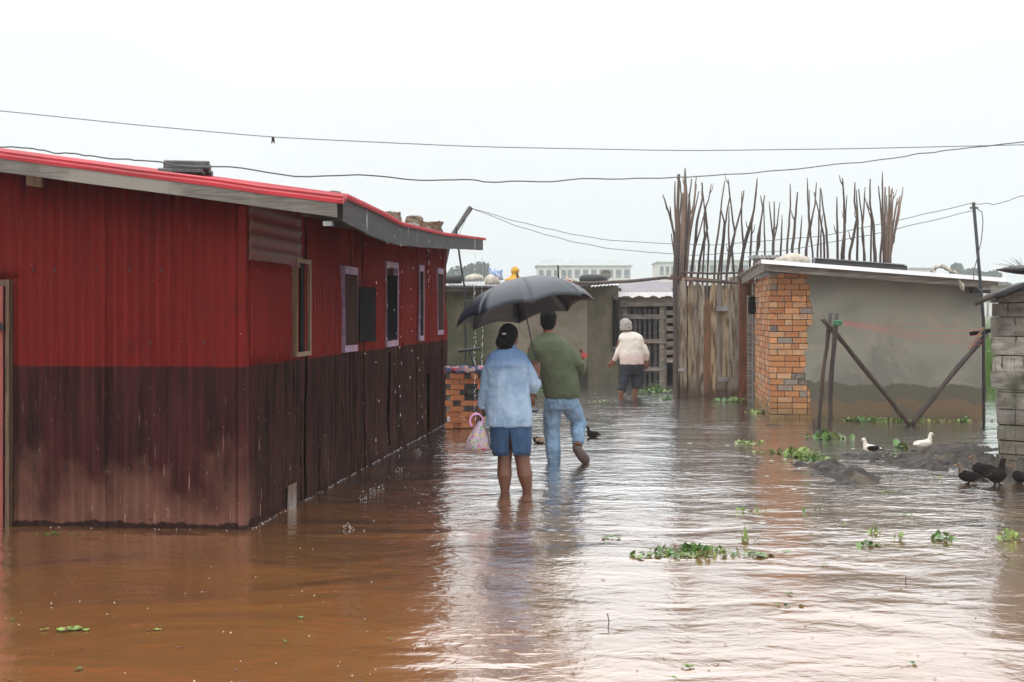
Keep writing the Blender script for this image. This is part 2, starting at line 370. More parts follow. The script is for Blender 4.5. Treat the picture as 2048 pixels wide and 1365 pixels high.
def m_water():
    s = Nd('muddy_flood_water'); t = s.t; t.nodes.remove(s.b)
    big = s.noise(.9, 3, s.co((.75, 1.2, 1), (0, 0, .25)), .4)
    mid = s.noise(3.4, 3, s.co((.8, 1.25, 1), (0, 0, -.2)), .5)
    fin = s.noise(13, 3, s.co((.9, 1.1, 1)), .6)
    area = s.mr(s.noise(.33, 3, s.co((1, .8, 1))), .38, .6, .35, 1)     # wind puffs
    gx, gy, gz = s.sep(); far = s.mr(gy, 6.5, 10.5, .7, 1.75); area = s.math('MULTIPLY', area, far)
    nbf = s.bump(big, .03, 1); nb = s.bump(big, .04, 1)
    nb = s.bump(s.math('MULTIPLY', mid, area), .014, 1, nb)
    nb = s.bump(s.math('MULTIPLY', fin, area), .0055, 1, nb)
    v = s.n('TexVoronoi', feature='F1'); v.inputs['Scale'].default_value = 3.1; s.l(s.co(), v.inputs['Vector'])
    ring = s.math('MULTIPLY', s.math('SINE', s.math('MULTIPLY', v.outputs['Distance'], 150)), s.mr(v.outputs['Distance'], .03, .16, 1, 0))
    nb = s.bump(ring, .0012, 1, nb)                                   # raindrop rings
    d = s.n('BsdfDiffuse'); g = s.n('BsdfGlossy'); mixs = s.n('MixShader'); fr = s.n('Fresnel'); fr.inputs[0].default_value = 1.4
    c = s.mix(s.mr(s.noise(.5, 5), .35, .65), (.3, .122, .028), (.22, .098, .026))
    s.l(c, d.inputs[0]); s.put(g.inputs[0], (.92, .935, .95)); g.inputs['Roughness'].default_value = .13
    s.l(nb, g.inputs['Normal']); s.l(nbf, fr.inputs['Normal'])
    f = s.math('MULTIPLY', s.math('POWER', fr.outputs[0], .6), 1.5, clamp=True)
    s.l(f, mixs.inputs[0]); s.l(d.outputs[0], mixs.inputs[1]); s.l(g.outputs[0], mixs.inputs[2]); s.l(mixs.outputs[0], s.out.inputs[0])
    return s.m
M['water'] = m_water()
# ------------------------------------------------------------------ setting: ground, water, mud
def grid(bm, x0, x1, y0, y1, nx, ny, fz):
    vs = [[bm.verts.new((x0+(x1-x0)*i/nx, y0+(y1-y0)*j/ny, fz(x0+(x1-x0)*i/nx, y0+(y1-y0)*j/ny))) for i in range(nx+1)] for j in range(ny+1)]
    for j in range(ny):
        for i in range(nx): bm.faces.new((vs[j][i], vs[j][i+1], vs[j+1][i+1], vs[j+1][i]))
bm = BM()
ys = [-30, 0, 20, 40, 52, 60, 90, 200, 600, 1500]; xs = [-1200, -300, -80, -20, 0, 20, 80, 300, 1200]
rows = [[bm.verts.new((x, y, -.4 if y < 50 else (.12 if y < 59 else .3+random.uniform(0, .2)))) for x in xs] for y in ys]
for a, b in zip(rows, rows[1:]):
    for i in range(len(xs)-1): bm.faces.new((a[i], a[i+1], b[i+1], b[i]))
tag(build('ground', bm, M['ground'], smooth=True), kind='structure')
bm = BM(); grid(bm, -80, 80, -8, 56, 8, 8, lambda x, y: 0)
tag(build('water', bm, M['water']), kind='structure')
MUD = []
for px, py, rx, ry, h in [(1600, 931, 22, 5, .05), (1655, 937, 32, 8, .09), (1640, 932, 40, 5, .05), (1705, 957, 45, 12, .1), (1745, 968, 30, 7, .05), (1690, 966, 30, 6, .04),
                          (1760, 915, 55, 9, .06), (1830, 925, 75, 16, .075), (1900, 915, 70, 14, .07), (1960, 925, 60, 20, .08), (1930, 898, 55, 8, .06), (1990, 945, 60, 18, .06), (1870, 905, 50, 7, .05), (1545, 851, 18, 2.5, .03), (2040, 940, 60, 25, .08)]:
    c = W(px, py); MUD.append((c.x, c.y, rx*c.y/F, ry*c.y*c.y/(F*H), h))
def mudz(x, y):
    z = -.05
    s = 0
    for cx, cy, rx, ry, h in MUD:
        d = ((x-cx)/rx)**2+((y-cy)/ry)**2
        if d < 6: s = max(s, h*1.5*math.exp(-d*1.0))
    n = fbm((x*3.2, y*3.2, 0), 5)*.045+fbm((x*11, y*11, 3), 4)*.04
    return z+s+(n if s > .004 else -.1)
bm = BM(); grid(bm, 2.2, 8.0, 9.9, 18.3, 240, 300, mudz)
bmesh.ops.delete(bm, geom=[f for f in bm.faces if max(v.co.z for v in f.verts) < -.03], context='FACES')
tag(build('mud_bank', bm, M['mud'], smooth=True), kind='structure')

# ------------------------------------------------------------------ the red tin house
UX = Vector((.11, .9939)).normalized(); ANG = math.atan2(UX.y, UX.x)
house = empty('tin_house', (-1.82, 8.5, 0), ANG, 'long corrugated tin house painted bright red above and brown below, standing in the flood', 'house')
# local frame: x = along the side wall away from the camera, -y = outward over the lane, y = left
def SU(px): return (2.761/(.1107-(px-1024)/F)-8.5)/.9939     # side wall distance of a pixel column
def corr(bm, u0, u1, zb, zt, along='x', off=0, wl=.076, amp=.009, nz=7, warp=1.0, seed=0, flip=1, ragged=0):
    n = max(4, int((u1-u0)/wl*6)); rows = []
    for j in range(nz+1):
        row = []
        for i in range(n+1):
            u = u0+(u1-u0)*i/n; a = j/nz
            b0 = (zb(u) if callable(zb) else zb)+(ragged*abs(fbm((u*9, seed, 5), 3)) if ragged else 0)
            t0 = zt(u) if callable(zt) else zt
            z = b0+(t0-b0)*a
            y = off-amp*(.95+.5*fbm((u*2.1, z*.6, seed+3), 2))*math.cos(u/wl*2*math.pi)+warp*(.018*fbm((u*1.3, z*1.4, seed), 3)+.005*fbm((u*9, z*5, seed+9), 2))
            row.append(bm.verts.new((u, y, z) if along == 'x' else (y, u, z)))
        rows.append(row)
    for r0, r1 in zip(rows, rows[1:]):
        for i in range(n): bm.faces.new((r0[i], r0[i+1], r1[i+1], r1[i]))
EAVE = [(-.3, .74, 2.24, 2.08), (1.19, .68, 2.236, 2.038), (2.08, .65, 2.216, 2.043), (3.79, .6, 2.268, 2.109), (4.85, .57, 2.30, 2.157), (8.53, .5, 2.465, 2.32)]
def eave(u):
    for a, b in zip(EAVE, EAVE[1:]):
        if u <= b[0]:
            t = (u-a[0])/(b[0]-a[0]); t = max(t, -.2); return [a[i]+(b[i]-a[i])*t for i in (1, 2, 3)]
    return EAVE[-1][1:]
SL = .14
def roofz(u, y):
    oh, zt, zb = eave(u); return zt+SL*(y+oh)
LEN = 8.42
wtop = lambda u: roofz(u, 0)-.06
# openings in the side wall: u0,u1,z0,z1
OP = [(SU(586), SU(612), 1.17, 1.865), (SU(683), SU(707), 1.18, 1.825), (SU(768), SU(790), 1.18, 1.95), (SU(834.5), SU(842), 1.2, 1.97), (SU(871), SU(882), 1.25, 1.98),
      (SU(778), SU(781.5), .06, 1.05), (SU(800), SU(802), .03, .95), (SU(853), SU(856.5), .0, .72), (SU(699), SU(700.5), .72, 1.08), (SU(706), SU(710), -.05, .22), (SU(727), SU(730), -.05, .15), (SU(597), SU(601), .26, .34)]
cuts = sorted(set([0, LEN]+[o[0] for o in OP]+[o[1] for o in OP]+[.72, 1.5, 2.35, 3.9, 5.1, 6.3, 7.05]))
bm = BM(); k = 0
for a, b in zip(cuts, cuts[1:]):
    mid = (a+b)/2; ops = sorted([o for o in OP if o[0] < mid < o[1]], key=lambda o: o[2])
    off = random.uniform(-.012, .01); k += 1
    z = -.3
    segs = []
    for o in ops: segs.append((z, o[2])); z = o[3]
    segs.append((z, wtop))
    for s0, s1 in segs: corr(bm, a, b+.002, s0, s1, off=off, seed=0, warp=1.6)
sw = build('side_wall', bm, M['house'], house, smooth=True)
sw.modifiers.new('t', 'SOLIDIFY').thickness = .003
# front wall: sheets with visible overlaps
bm = BM()
ftop = lambda v: roofz(-.02, v)-.1
for a, b, off, s0, s1 in ((0.0, .985, 0, -.3, ftop), (.975, 1.5, -.014, -.3, ftop), (1.49, 1.65, -.006, -.3, ftop), (1.6, 3.2, -.014, 1.72, ftop), (2.45, 6, 0, -.3, ftop), (1.6, 2.5, 0, 1.65, 1.75)):
    corr(bm, a, b, s0, s1, along='y', off=off, amp=.013, seed=4, warp=.8)
fw = build('front_wall', bm, M['house'], house, smooth=True); fw.modifiers.new('t', 'SOLIDIFY').thickness = .003
# corner cover
bm = BM(); box(bm, -.012, .05, -.016, .012, -.3, 2.2); box(bm, -.015, .0, -.012, .04, -.3, 2.2)
build('corner_strip', bm, M['house'], house)
bm = BM(); corr(bm, 0, 6, -.3, lambda v: roofz(LEN, v)-.06, along='y', off=LEN, seed=2)
box(bm, 0, LEN, 5.95, 6, -.3, 2.9)
build('rear_wall', bm, M['house'], house)
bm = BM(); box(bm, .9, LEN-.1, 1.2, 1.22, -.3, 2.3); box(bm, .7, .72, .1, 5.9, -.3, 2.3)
build('interior_dark_sheets', bm, M['black'], house)  # black sheets added to stand for the dark interior behind the openings
# roof: corrugated, ridges run down the slope
bm = BM(); rows = []
n = int((LEN+.15+.3)/.076*6)
for i in range(n+1):
    u = -.3+(LEN+.45)*i/n; row = []
    oh, zt, zb = eave(u)
    for j in range(9):
        y = -oh-.03+(6.3+oh)*j/8
        z = roofz(u, y)-.022+(.03 if u > -.22 else 0)+.017*math.cos(u/.076*2*math.pi)+.01*fbm((u*.8, y, 1), 2)*(0 if j == 0 else 1)
        row.append(bm.verts.new((u, y, z)))
    rows.append(row)
for r0, r1 in zip(rows, rows[1:]):
    for j in range(8): bm.faces.new((r0[j], r0[j+1], r1[j+1], r1[j]))
rf = build('roof', bm, M['red_roof'], house, smooth=True); rf.modifiers.new('t', 'SOLIDIFY').thickness = .003
# red folded edge over the front board
bm = BM(); prof = [(-.29, .004), (-.325, .003), (-.338, -.008), (-.332, -.022), (-.34, -.034), (-.336, -.056), (-.326, -.056), (-.3, -.01)]
rr = []
for i in range(25):
    y = -.77+6.8*i/24; rr.append([bm.verts.new((p[0], y, roofz(-.3, y)+p[1]+.006*fbm((y*2, 0, 0), 2))) for p in prof])
for r0, r1 in zip(rr, rr[1:]):
    for i in range(len(prof)): bm.faces.new((r0[i], r0[(i+1) % len(prof)], r1[(i+1) % len(prof)], r1[i]))
bm.faces.new(rr[0]); bm.faces.new(rr[-1][::-1])
build('roof_edge', bm, M['red_roof'], house)
def plank_y(bm, x0, x1, ya, yb, zf, h, nseg=12):
    rr = []
    for i in range(nseg+1):
        y = ya+(yb-ya)*i/nseg; z = zf(y)
        rr.append([bm.verts.new(q) for q in ((x0, y, z-h), (x1, y, z-h), (x1, y, z), (x0, y, z))])
    for r0, r1 in zip(rr, rr[1:]):
        for i in range(4): bm.faces.new((r0[i], r0[(i+1) % 4], r1[(i+1) % 4], r1[i]))
    bm.faces.new(rr[0][::-1]); bm.faces.new(rr[-1])
bm = BM(); plank_y(bm, -.33, -.29, -.72, 6, lambda y: roofz(-.3, y)-.05+.006*fbm((y*2, 1, 0), 2), .095)
s_ = Nd('front_board'); c_ = s_.mix(s_.mr(s_.noise(5, 6, s_.co((14, 1, 14))), .35, .65), (.14, .127, .11), (.07, .062, .052)); c_ = s_.mix(s_.mr(s_.noise(1.8, 5, s_.co((1, 1, 1))), .5, .62), c_, (.2, .185, .16))
build('front_fascia', bm, s_.done(c_, .6, s_.bump(s_.noise(22, 5, s_.co((8, 1, 8))), .003)), house)
# dark side fascia that sags with the eave
bm = BM(); rr = []
for i in range(41):
    u = -.2+(LEN+.25)*i/40; oh, zt, zb = eave(u); zb += .01*fbm((u*2, 4, 0), 2)
    rr.append([bm.verts.new(q) for q in ((u, -oh, zb), (u, -oh+.03, zb), (u, -oh+.03, zt-.005), (u, -oh, zt-.005))])
for r0, r1 in zip(rr, rr[1:]):
    for i in range(4): bm.faces.new((r0[i], r0[(i+1) % 4], r1[(i+1) % 4], r1[i]))
bm.faces.new(rr[0][::-1]); bm.faces.new(rr[-1])
s_ = Nd('eave_board'); x_, y_, z_ = s_.sep()
c_ = s_.mix(s_.mr(s_.noise(3, 6, s_.co((1, 9, 9))), .35, .65), (.035, .03, .031), (.016, .015, .016)); c_ = s_.mix(s_.mr(s_.noise(7, 3, s_.co((1, 1, .25))), .64, .7), c_, (.3, .3, .31))
build('eave_board', bm, s_.done(c_, .5, s_.bump(s_.noise(22, 5, s_.co((1, 8, 8))), .003), 0, .15), house)
# rafters under the overhang
for u in [-.05, .55, 1.3, 2.3, 3.4, 4.5, 5.6, 6.7, 7.8, 8.35]:
    bm = BM(); plank_y(bm, u, u+.05, -eave(u)[0]+.035, 5.8, lambda y: roofz(u, y)-.02, .07, 8)
    build('rafter', bm, M['timber_dark'], house)
bm = BM(); plank_y(bm, -.06, -.02, 1.42, 1.53, lambda y: roofz(0, y)-.1, .1, 1)
build('wall_block', bm, M['timber_raw'], house)
bm = BM(); box(bm, -.2, -.15, -.66, -.6, 2.05, 2.08); build('eave_plate', bm, M['tin'], house)
# faded horizontal sheet above the first window and the closed panel under it
bm = BM(); n = 40; rr = []
for i in range(n+1):
    z = 1.83+.42*i/n; rr.append([bm.verts.new((u, -.026-.004*math.cos(z/.1*2*math.pi)+.004*fbm((u*3, z*3, 7), 2), z)) for u in [0.03+1.28*k/10 for k in range(11)]])
for r0, r1 in zip(rr, rr[1:]):
    for i in range(10): bm.faces.new((r0[i], r0[i+1], r1[i+1], r1[i]))
s_ = Nd('faded_red_tin'); x_, y_, z_ = s_.sep()
b_ = s_.math('SINE', s_.math('MULTIPLY', s_.math('ADD', z_, s_.math('MULTIPLY', s_.noise(4, 4), .05)), 62.8))
c_ = s_.mix(s_.mr(b_, .2, .8), (.085, .013, .011), (.075, .035, .026))
pt = build('patch_sheet', bm, s_.done(c_, .5), house, smooth=True); tag(pt, 'faded horizontal red sheet with bare streaks'); pt.modifiers.new('t', 'SOLIDIFY').thickness = .003
bm = BM(); corr(bm, .05, 1.0, 1.12, 1.84, off=-.022, seed=8); build('patch_sheet', bm, M['house'], house, smooth=True).modifiers.new('t', 'SOLIDIFY').thickness = .003
bm = BM(); corr(bm, SU(570), SU(587), -.1, .17, off=-.03, seed=12, ragged=.05)
tag(build('patch_sheet', bm, M['tin'], house), 'bare grey scrap of tin low on the wall').modifiers.new('t', 'SOLIDIFY').thickness = .003
for px_ in (708, 731, 640, 800, 845):     # bent flaps where the sheets have split at the bottom
    bm = BM(); u = SU(px_); a = [bm.verts.new(q) for q in ((u-.1, -.02, -.1), (u-.02, -.09, -.1), (u-.05, -.045, .2), (u-.09, -.02, .35))]; bm.faces.new(a)
    build('bent_flap', bm, M['house'], house).modifiers.new('t', 'SOLIDIFY').thickness = .004
bm = BM(); random.seed(19)
for z in (.42, 1.28, 1.78):
    y = .05
    while y < 1.6:
        box(bm, -.027, -.016, y-.004, y+.004, z-.004+random.uniform(-.02, .02), z+.004); y += random.choice((.152, .152, .228))
    u = .1
    while u < LEN:
        if all(not (o[0]-.05 < u < o[1]+.05) for o in OP[:5]): box(bm, u-.004, u+.004, -.03, -.012, z-.004, z+.004)
        u += .228
tag(build('nail_heads', bm, M['metal_dark'], house), kind='stuff')
# windows
def window(o, fm, wdt, shut, lab=None, proud=.035, top=0, bot=0):
    u0, u1, z0, z1 = o
    wn = empty('window', (0, 0, 0)); wn.parent = house
    if lab: wn['label'] = lab
    bm = BM(); y0, y1 = -proud, .03
    box(bm, u0-wdt*.4, u0, y0, y1, z0-wdt-bot, z1+wdt+top, j=.003); box(bm, u1, u1+wdt, y0, y1, z0-wdt-bot, z1+wdt+top, j=.003)
    box(bm, u0, u1, y0-.002, y1, z1, z1+wdt+top, j=.002); box(bm, u0, u1, y0-.002, y1, z0-wdt-bot, z0, j=.002)
    build('frame', bm, fm, wn)
    for (a, ya, b, yb, za, zb, m) in shut:
        bm = BM(); d = Vector((b-a, yb-ya)); nn = Vector((-d.y, d.x)).normalized()*.012
        vs = [bm.verts.new(q) for q in ((a, ya, za), (b, yb, za), (b+nn.x, yb+nn.y, za), (a+nn.x, ya+nn.y, za), (a, ya, zb), (b, yb, zb), (b+nn.x, yb+nn.y, zb), (a+nn.x, ya+nn.y, zb))]
        for f in ((3, 2, 1, 0), (4, 5, 6, 7), (0, 1, 5, 4), (1, 2, 6, 5), (2, 3, 7, 6), (3, 0, 4, 7)): bm.faces.new([vs[i] for i in f])
        build('shutter', bm, m, wn)
    return wn
o = OP[0]; window(o, M['timber_raw'], .035, [(o[0], -.01, SU(597), -.01, o[2], o[3], M['house']), (SU(602), -.01, o[1], -.01, o[2], o[3], M['house']), (SU(595.5), -.026, SU(603), -.026, o[2], o[3], M['black'])], 'raw timber framed window with red shutters ajar')  # black middle panel painted as the dark gap between the shutters
bpy.data.objects['window'].children
o = OP[1]; window(o, M['purple'], .03, [(o[0], -.03, o[1]+.02, -.037, o[2], o[3], M['shutter']), (o[1]+.05, -.05, o[1]+.42, -.12, 1.2, 1.72, M['black'])], 'lilac framed window, black shutter swung open', top=.04, bot=.03)
o = OP[2]; window(o, M['purple'], .03, [(o[0]-.02, -.045, o[0]+.05, -.13, 1.2, 1.86, M['black']), (o[0]+.3, .02, o[1], .02, o[2], o[3], M['shutter'])], 'lilac framed window with dark leaning shutter', top=.03, bot=.03)
o = OP[3]; window(o, M['purple'], .03, [(o[0], .0, o[1], -.03, o[2], o[3], M['black'])], 'narrow lilac framed window', top=.04, bot=.03)
o = OP[4]; window(o, M['purple'], .03, [(o[0], -.01, o[1], -.037, o[2], o[3], M['shutter'])], 'last lilac framed window by the far corner', top=.04, bot=.03)
# door at the left edge of the front wall
dr = empty('door', (-.03, 1.655, 0)); dr.parent = house
bm = BM(); box(bm, -.03, .03, 0, .028, -.3, 1.70, j=.003); box(bm, -.03, .03, 0, .9, 1.66, 1.705); M['door_wood'] = mk('old_door_wood', (.12, .07, .04), (.05, .03, .02), None, 6, (8, 8, 1), .6, .002, 30); build('door_frame', bm, M['door_wood'], dr)
bm = BM(); box(bm, -.04, -.02, .04, .15, .0, 1.66, j=.003); box(bm, -.045, -.02, .12, .9, .0, .1, j=.004); box(bm, -.045, -.02, .12, .9, 1.3, 1.4, j=.004); box(bm, -.035, -.022, .2, .9, -.05, 1.62, j=.003); box(bm, -.045, -.02, .13, .9, .75, .8, j=.004)
M['door'] = mk('faded_pink_door', (.22, .05, .042), (.13, .03, .026), None, 5, (1, 1, .3), .6, .003)
build('door_leaf', bm, M['door'], dr)
bm = BM(); box(bm, -.055, -.045, .03, .14, 1.36, 1.40); tube(bm, [(-.06, .06, 1.34), (-.06, .06, 1.42)], .01); build('hinge', bm, M['metal_dark'], dr)
bm = BM(); box(bm, -.02, .0, .05, .9, -.2, 1.6); build('dark_gap_slab', bm, M['black'], dr)  # black slab painted as the darkness in the door gap

# things lying on the red roof
def HW(u, y, dz=0):
    v = Matrix.Rotation(ANG, 3, 'Z') @ Vector((u, y, 0)); return Vector((v.x-1.82, v.y+8.5, roofz(u, y)+dz-.035))
def rock(name, loc, s, m, label, cat='stone', seed=0, blocky=.6, group='stones holding down the red roof'):
    random.seed(seed); bm = BM(); bmesh.ops.create_cube(bm, size=1); bmesh.ops.subdivide_edges(bm, edges=bm.edges, cuts=5, use_grid_fill=True)
    for v in bm.verts:
        c = v.co.copy(); q = c.normalized()*.55; c = c*blocky+q*(1-blocky)
        c *= 1+.28*fbm((c.x*2.4+seed, c.y*2.4, c.z*2.4), 4)
        v.co = Vector((c.x*s[0], c.y*s[1], c.z*s[2]+s[2]*.42))
    o = build(name, bm, m, None, loc, smooth=False, rz=random.uniform(-.4, .4)+ANG)
    return tag(o, label, cat, group)
rock('stone', HW(.42, -.5, .02), (.16, .13, .09), M['stone_grey'], 'flat dark stone near the front corner of the red roof', seed=2)
rock('stone', HW(1.27, -.5, .02), (.1, .1, .1), M['stone_grey'], 'small grey stone behind the stepped roof edge of the red house', seed=3)
rock('stone', HW(3.2, -.35, .02), (.17, .17, .15), M['stone'], 'rounded brown stone, first of the three along the eave', seed=5)
rock('stone', HW(4.1, -.35, .0), (.2, .2, .1), M['stone_grey'], 'grey stone under the leaning orange brown stone on the eave', seed=6, blocky=.3)
rock('stone', HW(4.35, -.35, .07), (.16, .18, .12), M['stone'], 'craggy orange brown stone perched on a grey one on the eave', seed=9, blocky=.3)
rock('stone', HW(5.4, -.35, .0), (.22, .2, .17), M['stone'], 'square cut stone block farthest along the red eave', seed=12, blocky=.95)
bm = BM()
for i in range(7):
    tube(bm, [(-.04+.02*i, -.18+random.uniform(-.04, .04), .02+.028*(i % 3)), (-.04+.02*i, .13+random.uniform(-.03, .03), .02+.028*(i % 3)+.01)], .021, 7)
bun = build('wood_bundle', bm, M['timber_dark'], None, HW(-.22, .36, .03), rz=ANG)
tag(bun, 'short black wood offcuts lashed together on the red roof edge', 'wood bundle')
bm = BM(); tube(bm, [(0, 0, 0.03), (1.0, -.1, .0)], .03, 6); tube(bm, [(0, .05, 0.03), (.8, .03, .0)], .03, 6)
tag(build('plank', bm, M['timber_dark'], None, HW(-.15, .22, .01), rz=ANG), 'long dark plank running back from the wood bundle on the red roof', 'plank')

# leaning pole and cables past the far end of the house
def wire(name, pts, r, m, label, wob=0, cat='cable', group=None):
    random.seed(len(label)); P2 = []
    for a, b in zip(pts, pts[1:]):
        n = 10
        for i in range(n):
            t = i/n; P2.append(Vector(a).lerp(Vector(b), t))
    P2.append(Vector(pts[-1]))
    # smooth the corners, add slack kinks
    for _ in range(4): P2 = [P2[0]]+[(P2[i-1]+P2[i]*2+P2[i+1])/4 for i in range(1, len(P2)-1)]+[P2[-1]]
    if wob: P2 = [p+Vector((0, 0, wob*fbm((i*.23, len(label), 0), 2))) for i, p in enumerate(P2)]
    bm = BM(); tube(bm, P2, r, 6); o = build(name, bm, m, smooth=True)
    return tag(o, label, cat, group)
PT = P(941, 416, 18.5)
bm = BM(); b_ = P(893, 500, 18.0); tube(bm, [(PT.x-.9, 18.0, -.3), tuple(P(900, 478, 18.2)), tuple(PT)], [.03, .033, .04], 6)
tag(build('pole', bm, M['timber_dark']), 'dark crooked pole leaning out above the far end of the red roof', 'pole')
bm = BM(); tube(bm, [P(912, 455, 17.6), P(920, 520, 17.6), P(930, 582, 17.6), P(931, 700, 17.6), P(931, 900, 17.6)], .014, 6)
tag(build('rod', bm, M['metal_dark']), 'thin dark rod hanging below the far eave of the red house', 'rod')
wire('cable', [P(941, 416, 18.5), P(905, 500, 17.3)], .004, M['wire'], 'short slack cable from the leaning pole down to the red eave')
YU = 14.5
UP = P(1947, 407, 16.2)
wire('overhead_wire', [P(-160, 208, 13), P(0, 222, 13), P(270, 250, 13), P(545, 275, 13), P(950, 294, 13), P(1370, 302, 13), P(1700, 298, 13), P(2048, 290, 13), P(2900, 268, 13)], .005, M['wire_blue'], 'topmost overhead wire, thin and pale blue grey')
wire('overhead_wire', [P(-160, 284, 7.6), P(0, 291, 7.6), P(110, 304, 7.6), P(210, 317, 7.6), P(330, 325, 7.6), P(585, 350, 7.8), P(900, 360, 8.2), P(1010, 364, 8.6), P(1300, 357, 9.5), P(1480, 349, 10.5), P(1750, 322, 11), P(1900, 300, 11), P(2048, 284, 11), P(2900, 215, 11)], .0045, M['wire'], 'dark wavy overhead wire below the topmost one', .02)
wire('overhead_wire', [PT, P(1050, 448, 18), P(1200, 480, 18), P(1400, 492, 18), P(1640, 474, 17), P(1800, 440, 16.5), UP], .0045, M['wire'], 'upper of the two slack wires strung to the slim metal pole', .015)
wire('overhead_wire', [PT, P(1060, 462, 18), P(1200, 496, 18), P(1360, 511, 18), P(1560, 504, 17.5), P(1760, 466, 16.5), UP+Vector((0, 0, -.1))], .0045, M['wire'], 'lower of the two slack wires strung to the slim metal pole', .02)
wire('overhead_wire', [UP, P(1990, 410, 16), P(2048, 390, 15.5), P(2700, 290, 14)], .0045, M['wire'], 'short wavy wire leaving the metal pole towards the right edge', .03)
bm = BM(); ball(bm, (0, 0, 0), .018, .018, .022, 1); 
for a in (-.02, .0, .02): tube(bm, [(0, 0, 0), (a*.6, .005, -.03), (a, 0, -.055)], [.008, .006, .003], 5)
tag(build('wire_rag', bm, M['metal_dark'], None, P(546, 277, 13)), 'small dark scrap tied to the topmost wire', 'rag')

# slim metal pole
up = empty('metal_pole', (6.5, 16.6, 0), 0, 'slim dark metal pole leaning at the corner of the plastered house', 'pole')
L = lambda p, o: tuple(Vector(p)-o.location)
bm = BM(); tube(bm, [L(P(1968, 900, 16.5), up), L(P(1967, 640, 16.4), up), L(P(1947, 405, 16.2), up)], .022, 8); build('shaft', bm, M['metal_dark'], up, smooth=True)
bm = BM()
for dx in (-6, 6): ball(bm, L(P(1948+dx, 416, 16.2), up), .02, sub=1)
build('insulator', bm, M['timber_grey'], up)
bm = BM(); tube(bm, [L(P(*q, 16.15), up) for q in ((1952, 416), (1964, 425), (1966, 445), (1963, 480), (1955, 515), (1947, 545), (1948, 572), (1960, 580), (1985, 580))], .006, 6); build('drop_cable', bm, M['wire'], up)
# ------------------------------------------------------------------ right: brick and plaster house
RA = -math.atan2(.11, .994)
plh = empty('plastered_house', (3.61, 17.5, 0), RA, 'low grey plastered house with a raw brick corner and a flat tin roof', 'house')
random.seed(21)
edge = {}
def brickwall(bm, length, z0, z1, fn, jag=None, bl=.205, bh=.083):
    k = 0; z = z0
    while z < z1:
        x = -(.1 if k % 2 else 0)
        end = length+(jag[k % len(jag)] if jag else 0)
        while x < end-.02:
            l = bl*random.choice([1, 1, 1, .5, .95]); a = max(x, 0); b = min(x+l, end)
            if b-a > .03: fn(bm, a+.005, b-.005, z+.005, min(z+bh-.005, z1))
            x += l
        z += bh; k += 1
jag = [random.uniform(-.03, .03)+.035*math.sin(i*.33+1) for i in range(30)]
bm = BM(); brickwall(bm, .56, -.2, 2.02, lambda b, a, c, z, t: box(b, a, c, random.uniform(-.006, .004), .1, z, t, j=.002), jag)
build('brick_corner', bm, M['brick'], plh)
bm = BM(); brickwall(bm, 2.4, -.2, 2.0, lambda b, a, c, z, t: box(b, random.uniform(-.006, .004), .1, a+.11, c+.1, z, t, j=.002), None)
build('brick_side', bm, M['brick'], plh)
bm = BM(); box(bm, .012, .11, .012, 2.5, -.3, 2.0); box(bm, .012, 1.2, .012, .11, -.3, 2.0); build('mortar', bm, M['mortar'], plh)
bm = BM(); pts = [(2.875, -.3), (2.885, 1.0), (2.875, 1.95), (.5, 2.1)]
k = 24; 
for i in range(50):
    z = 2.04-2.34*i/49; row = int((z+.2)/.083); pts.append((.56+jag[max(row, 0) % 30]-.03+.02*fbm((z*14, 3, 1), 3), z))
prism(bm, pts, -.014, .1)
pw = build('plaster_wall', bm, M['plaster'], plh)
bm = BM(); box(bm, 2.76, 2.874, .1, 3.9, -.3, 1.9); box(bm, .1, 2.76, 3.8, 3.9, -.3, 1.9); build('rear_walls', bm, M['plaster'], plh)
# roof: fascia boards and tin
def rz(x, y): return 2.165-.082*(x+.1)-.02*(y+.3)
bm = BM(); zt = lambda x, y: rz(x, y)
def beam(bm, a, b, w, h, dn=0):
    a = Vector(a); b = Vector(b); d = (b-a); n = Vector((-d.y, d.x, 0)).normalized()*w; u = Vector((0, 0, h))
    vs = [bm.verts.new(q) for q in (a-u, b-u, b+n-u, a+n-u, a, b, b+n, a+n)]
    for f in ((3, 2, 1, 0), (4, 5, 6, 7), (0, 1, 5, 4), (1, 2, 6, 5), (2, 3, 7, 6), (3, 0, 4, 7)): bm.faces.new([vs[i] for i in f])
beam(bm, (-.11, -.32, rz(-.11, -.32)), (3.0, -.32, rz(3.0, -.32)), .03, .115)
build('front_fascia', bm, M['timber_grey'], plh)
bm = BM(); beam(bm, (-.15, -.38, rz(-.15, -.38)+.035), (3.08, -.38, rz(3.08, -.38)+.035), .012, .055); M['tin_edge'] = mk('bright_tin_edge', (.9, .92, .94), (.8, .82, .84), None, 5, rough=.35)
build('roof_edge', bm, M['tin_edge'], plh)
bm = BM(); beam(bm, (-.112, 3.9, rz(-.11, 3.9)), (-.112, -.285, rz(-.11, -.3)-.002), .03, .12)
build('side_fascia', bm, M['timber_grey'], plh)
bm = BM(); rows = []; n = 250
for i in range(n+1):
    x = -.15+3.22*i/n; rows.append([bm.verts.new((x, y, rz(x, y)+.02+.011*math.cos(x/.076*6.283)+.006*fbm((x, y, 0), 2))) for y in (-.36, .5, 2, 4.0)])
for r0, r1 in zip(rows, rows[1:]):
    for j in range(3): bm.faces.new((r0[j], r0[j+1], r1[j+1], r1[j]))
build('roof', bm, M['tin'], plh, smooth=True).modifiers.new('t', 'SOLIDIFY').thickness = .012
bm = BM(); box(bm, 2.7, 2.98, -.2, .0, 1.74, 1.8); build('eave_block', bm, M['timber_dark'], plh)
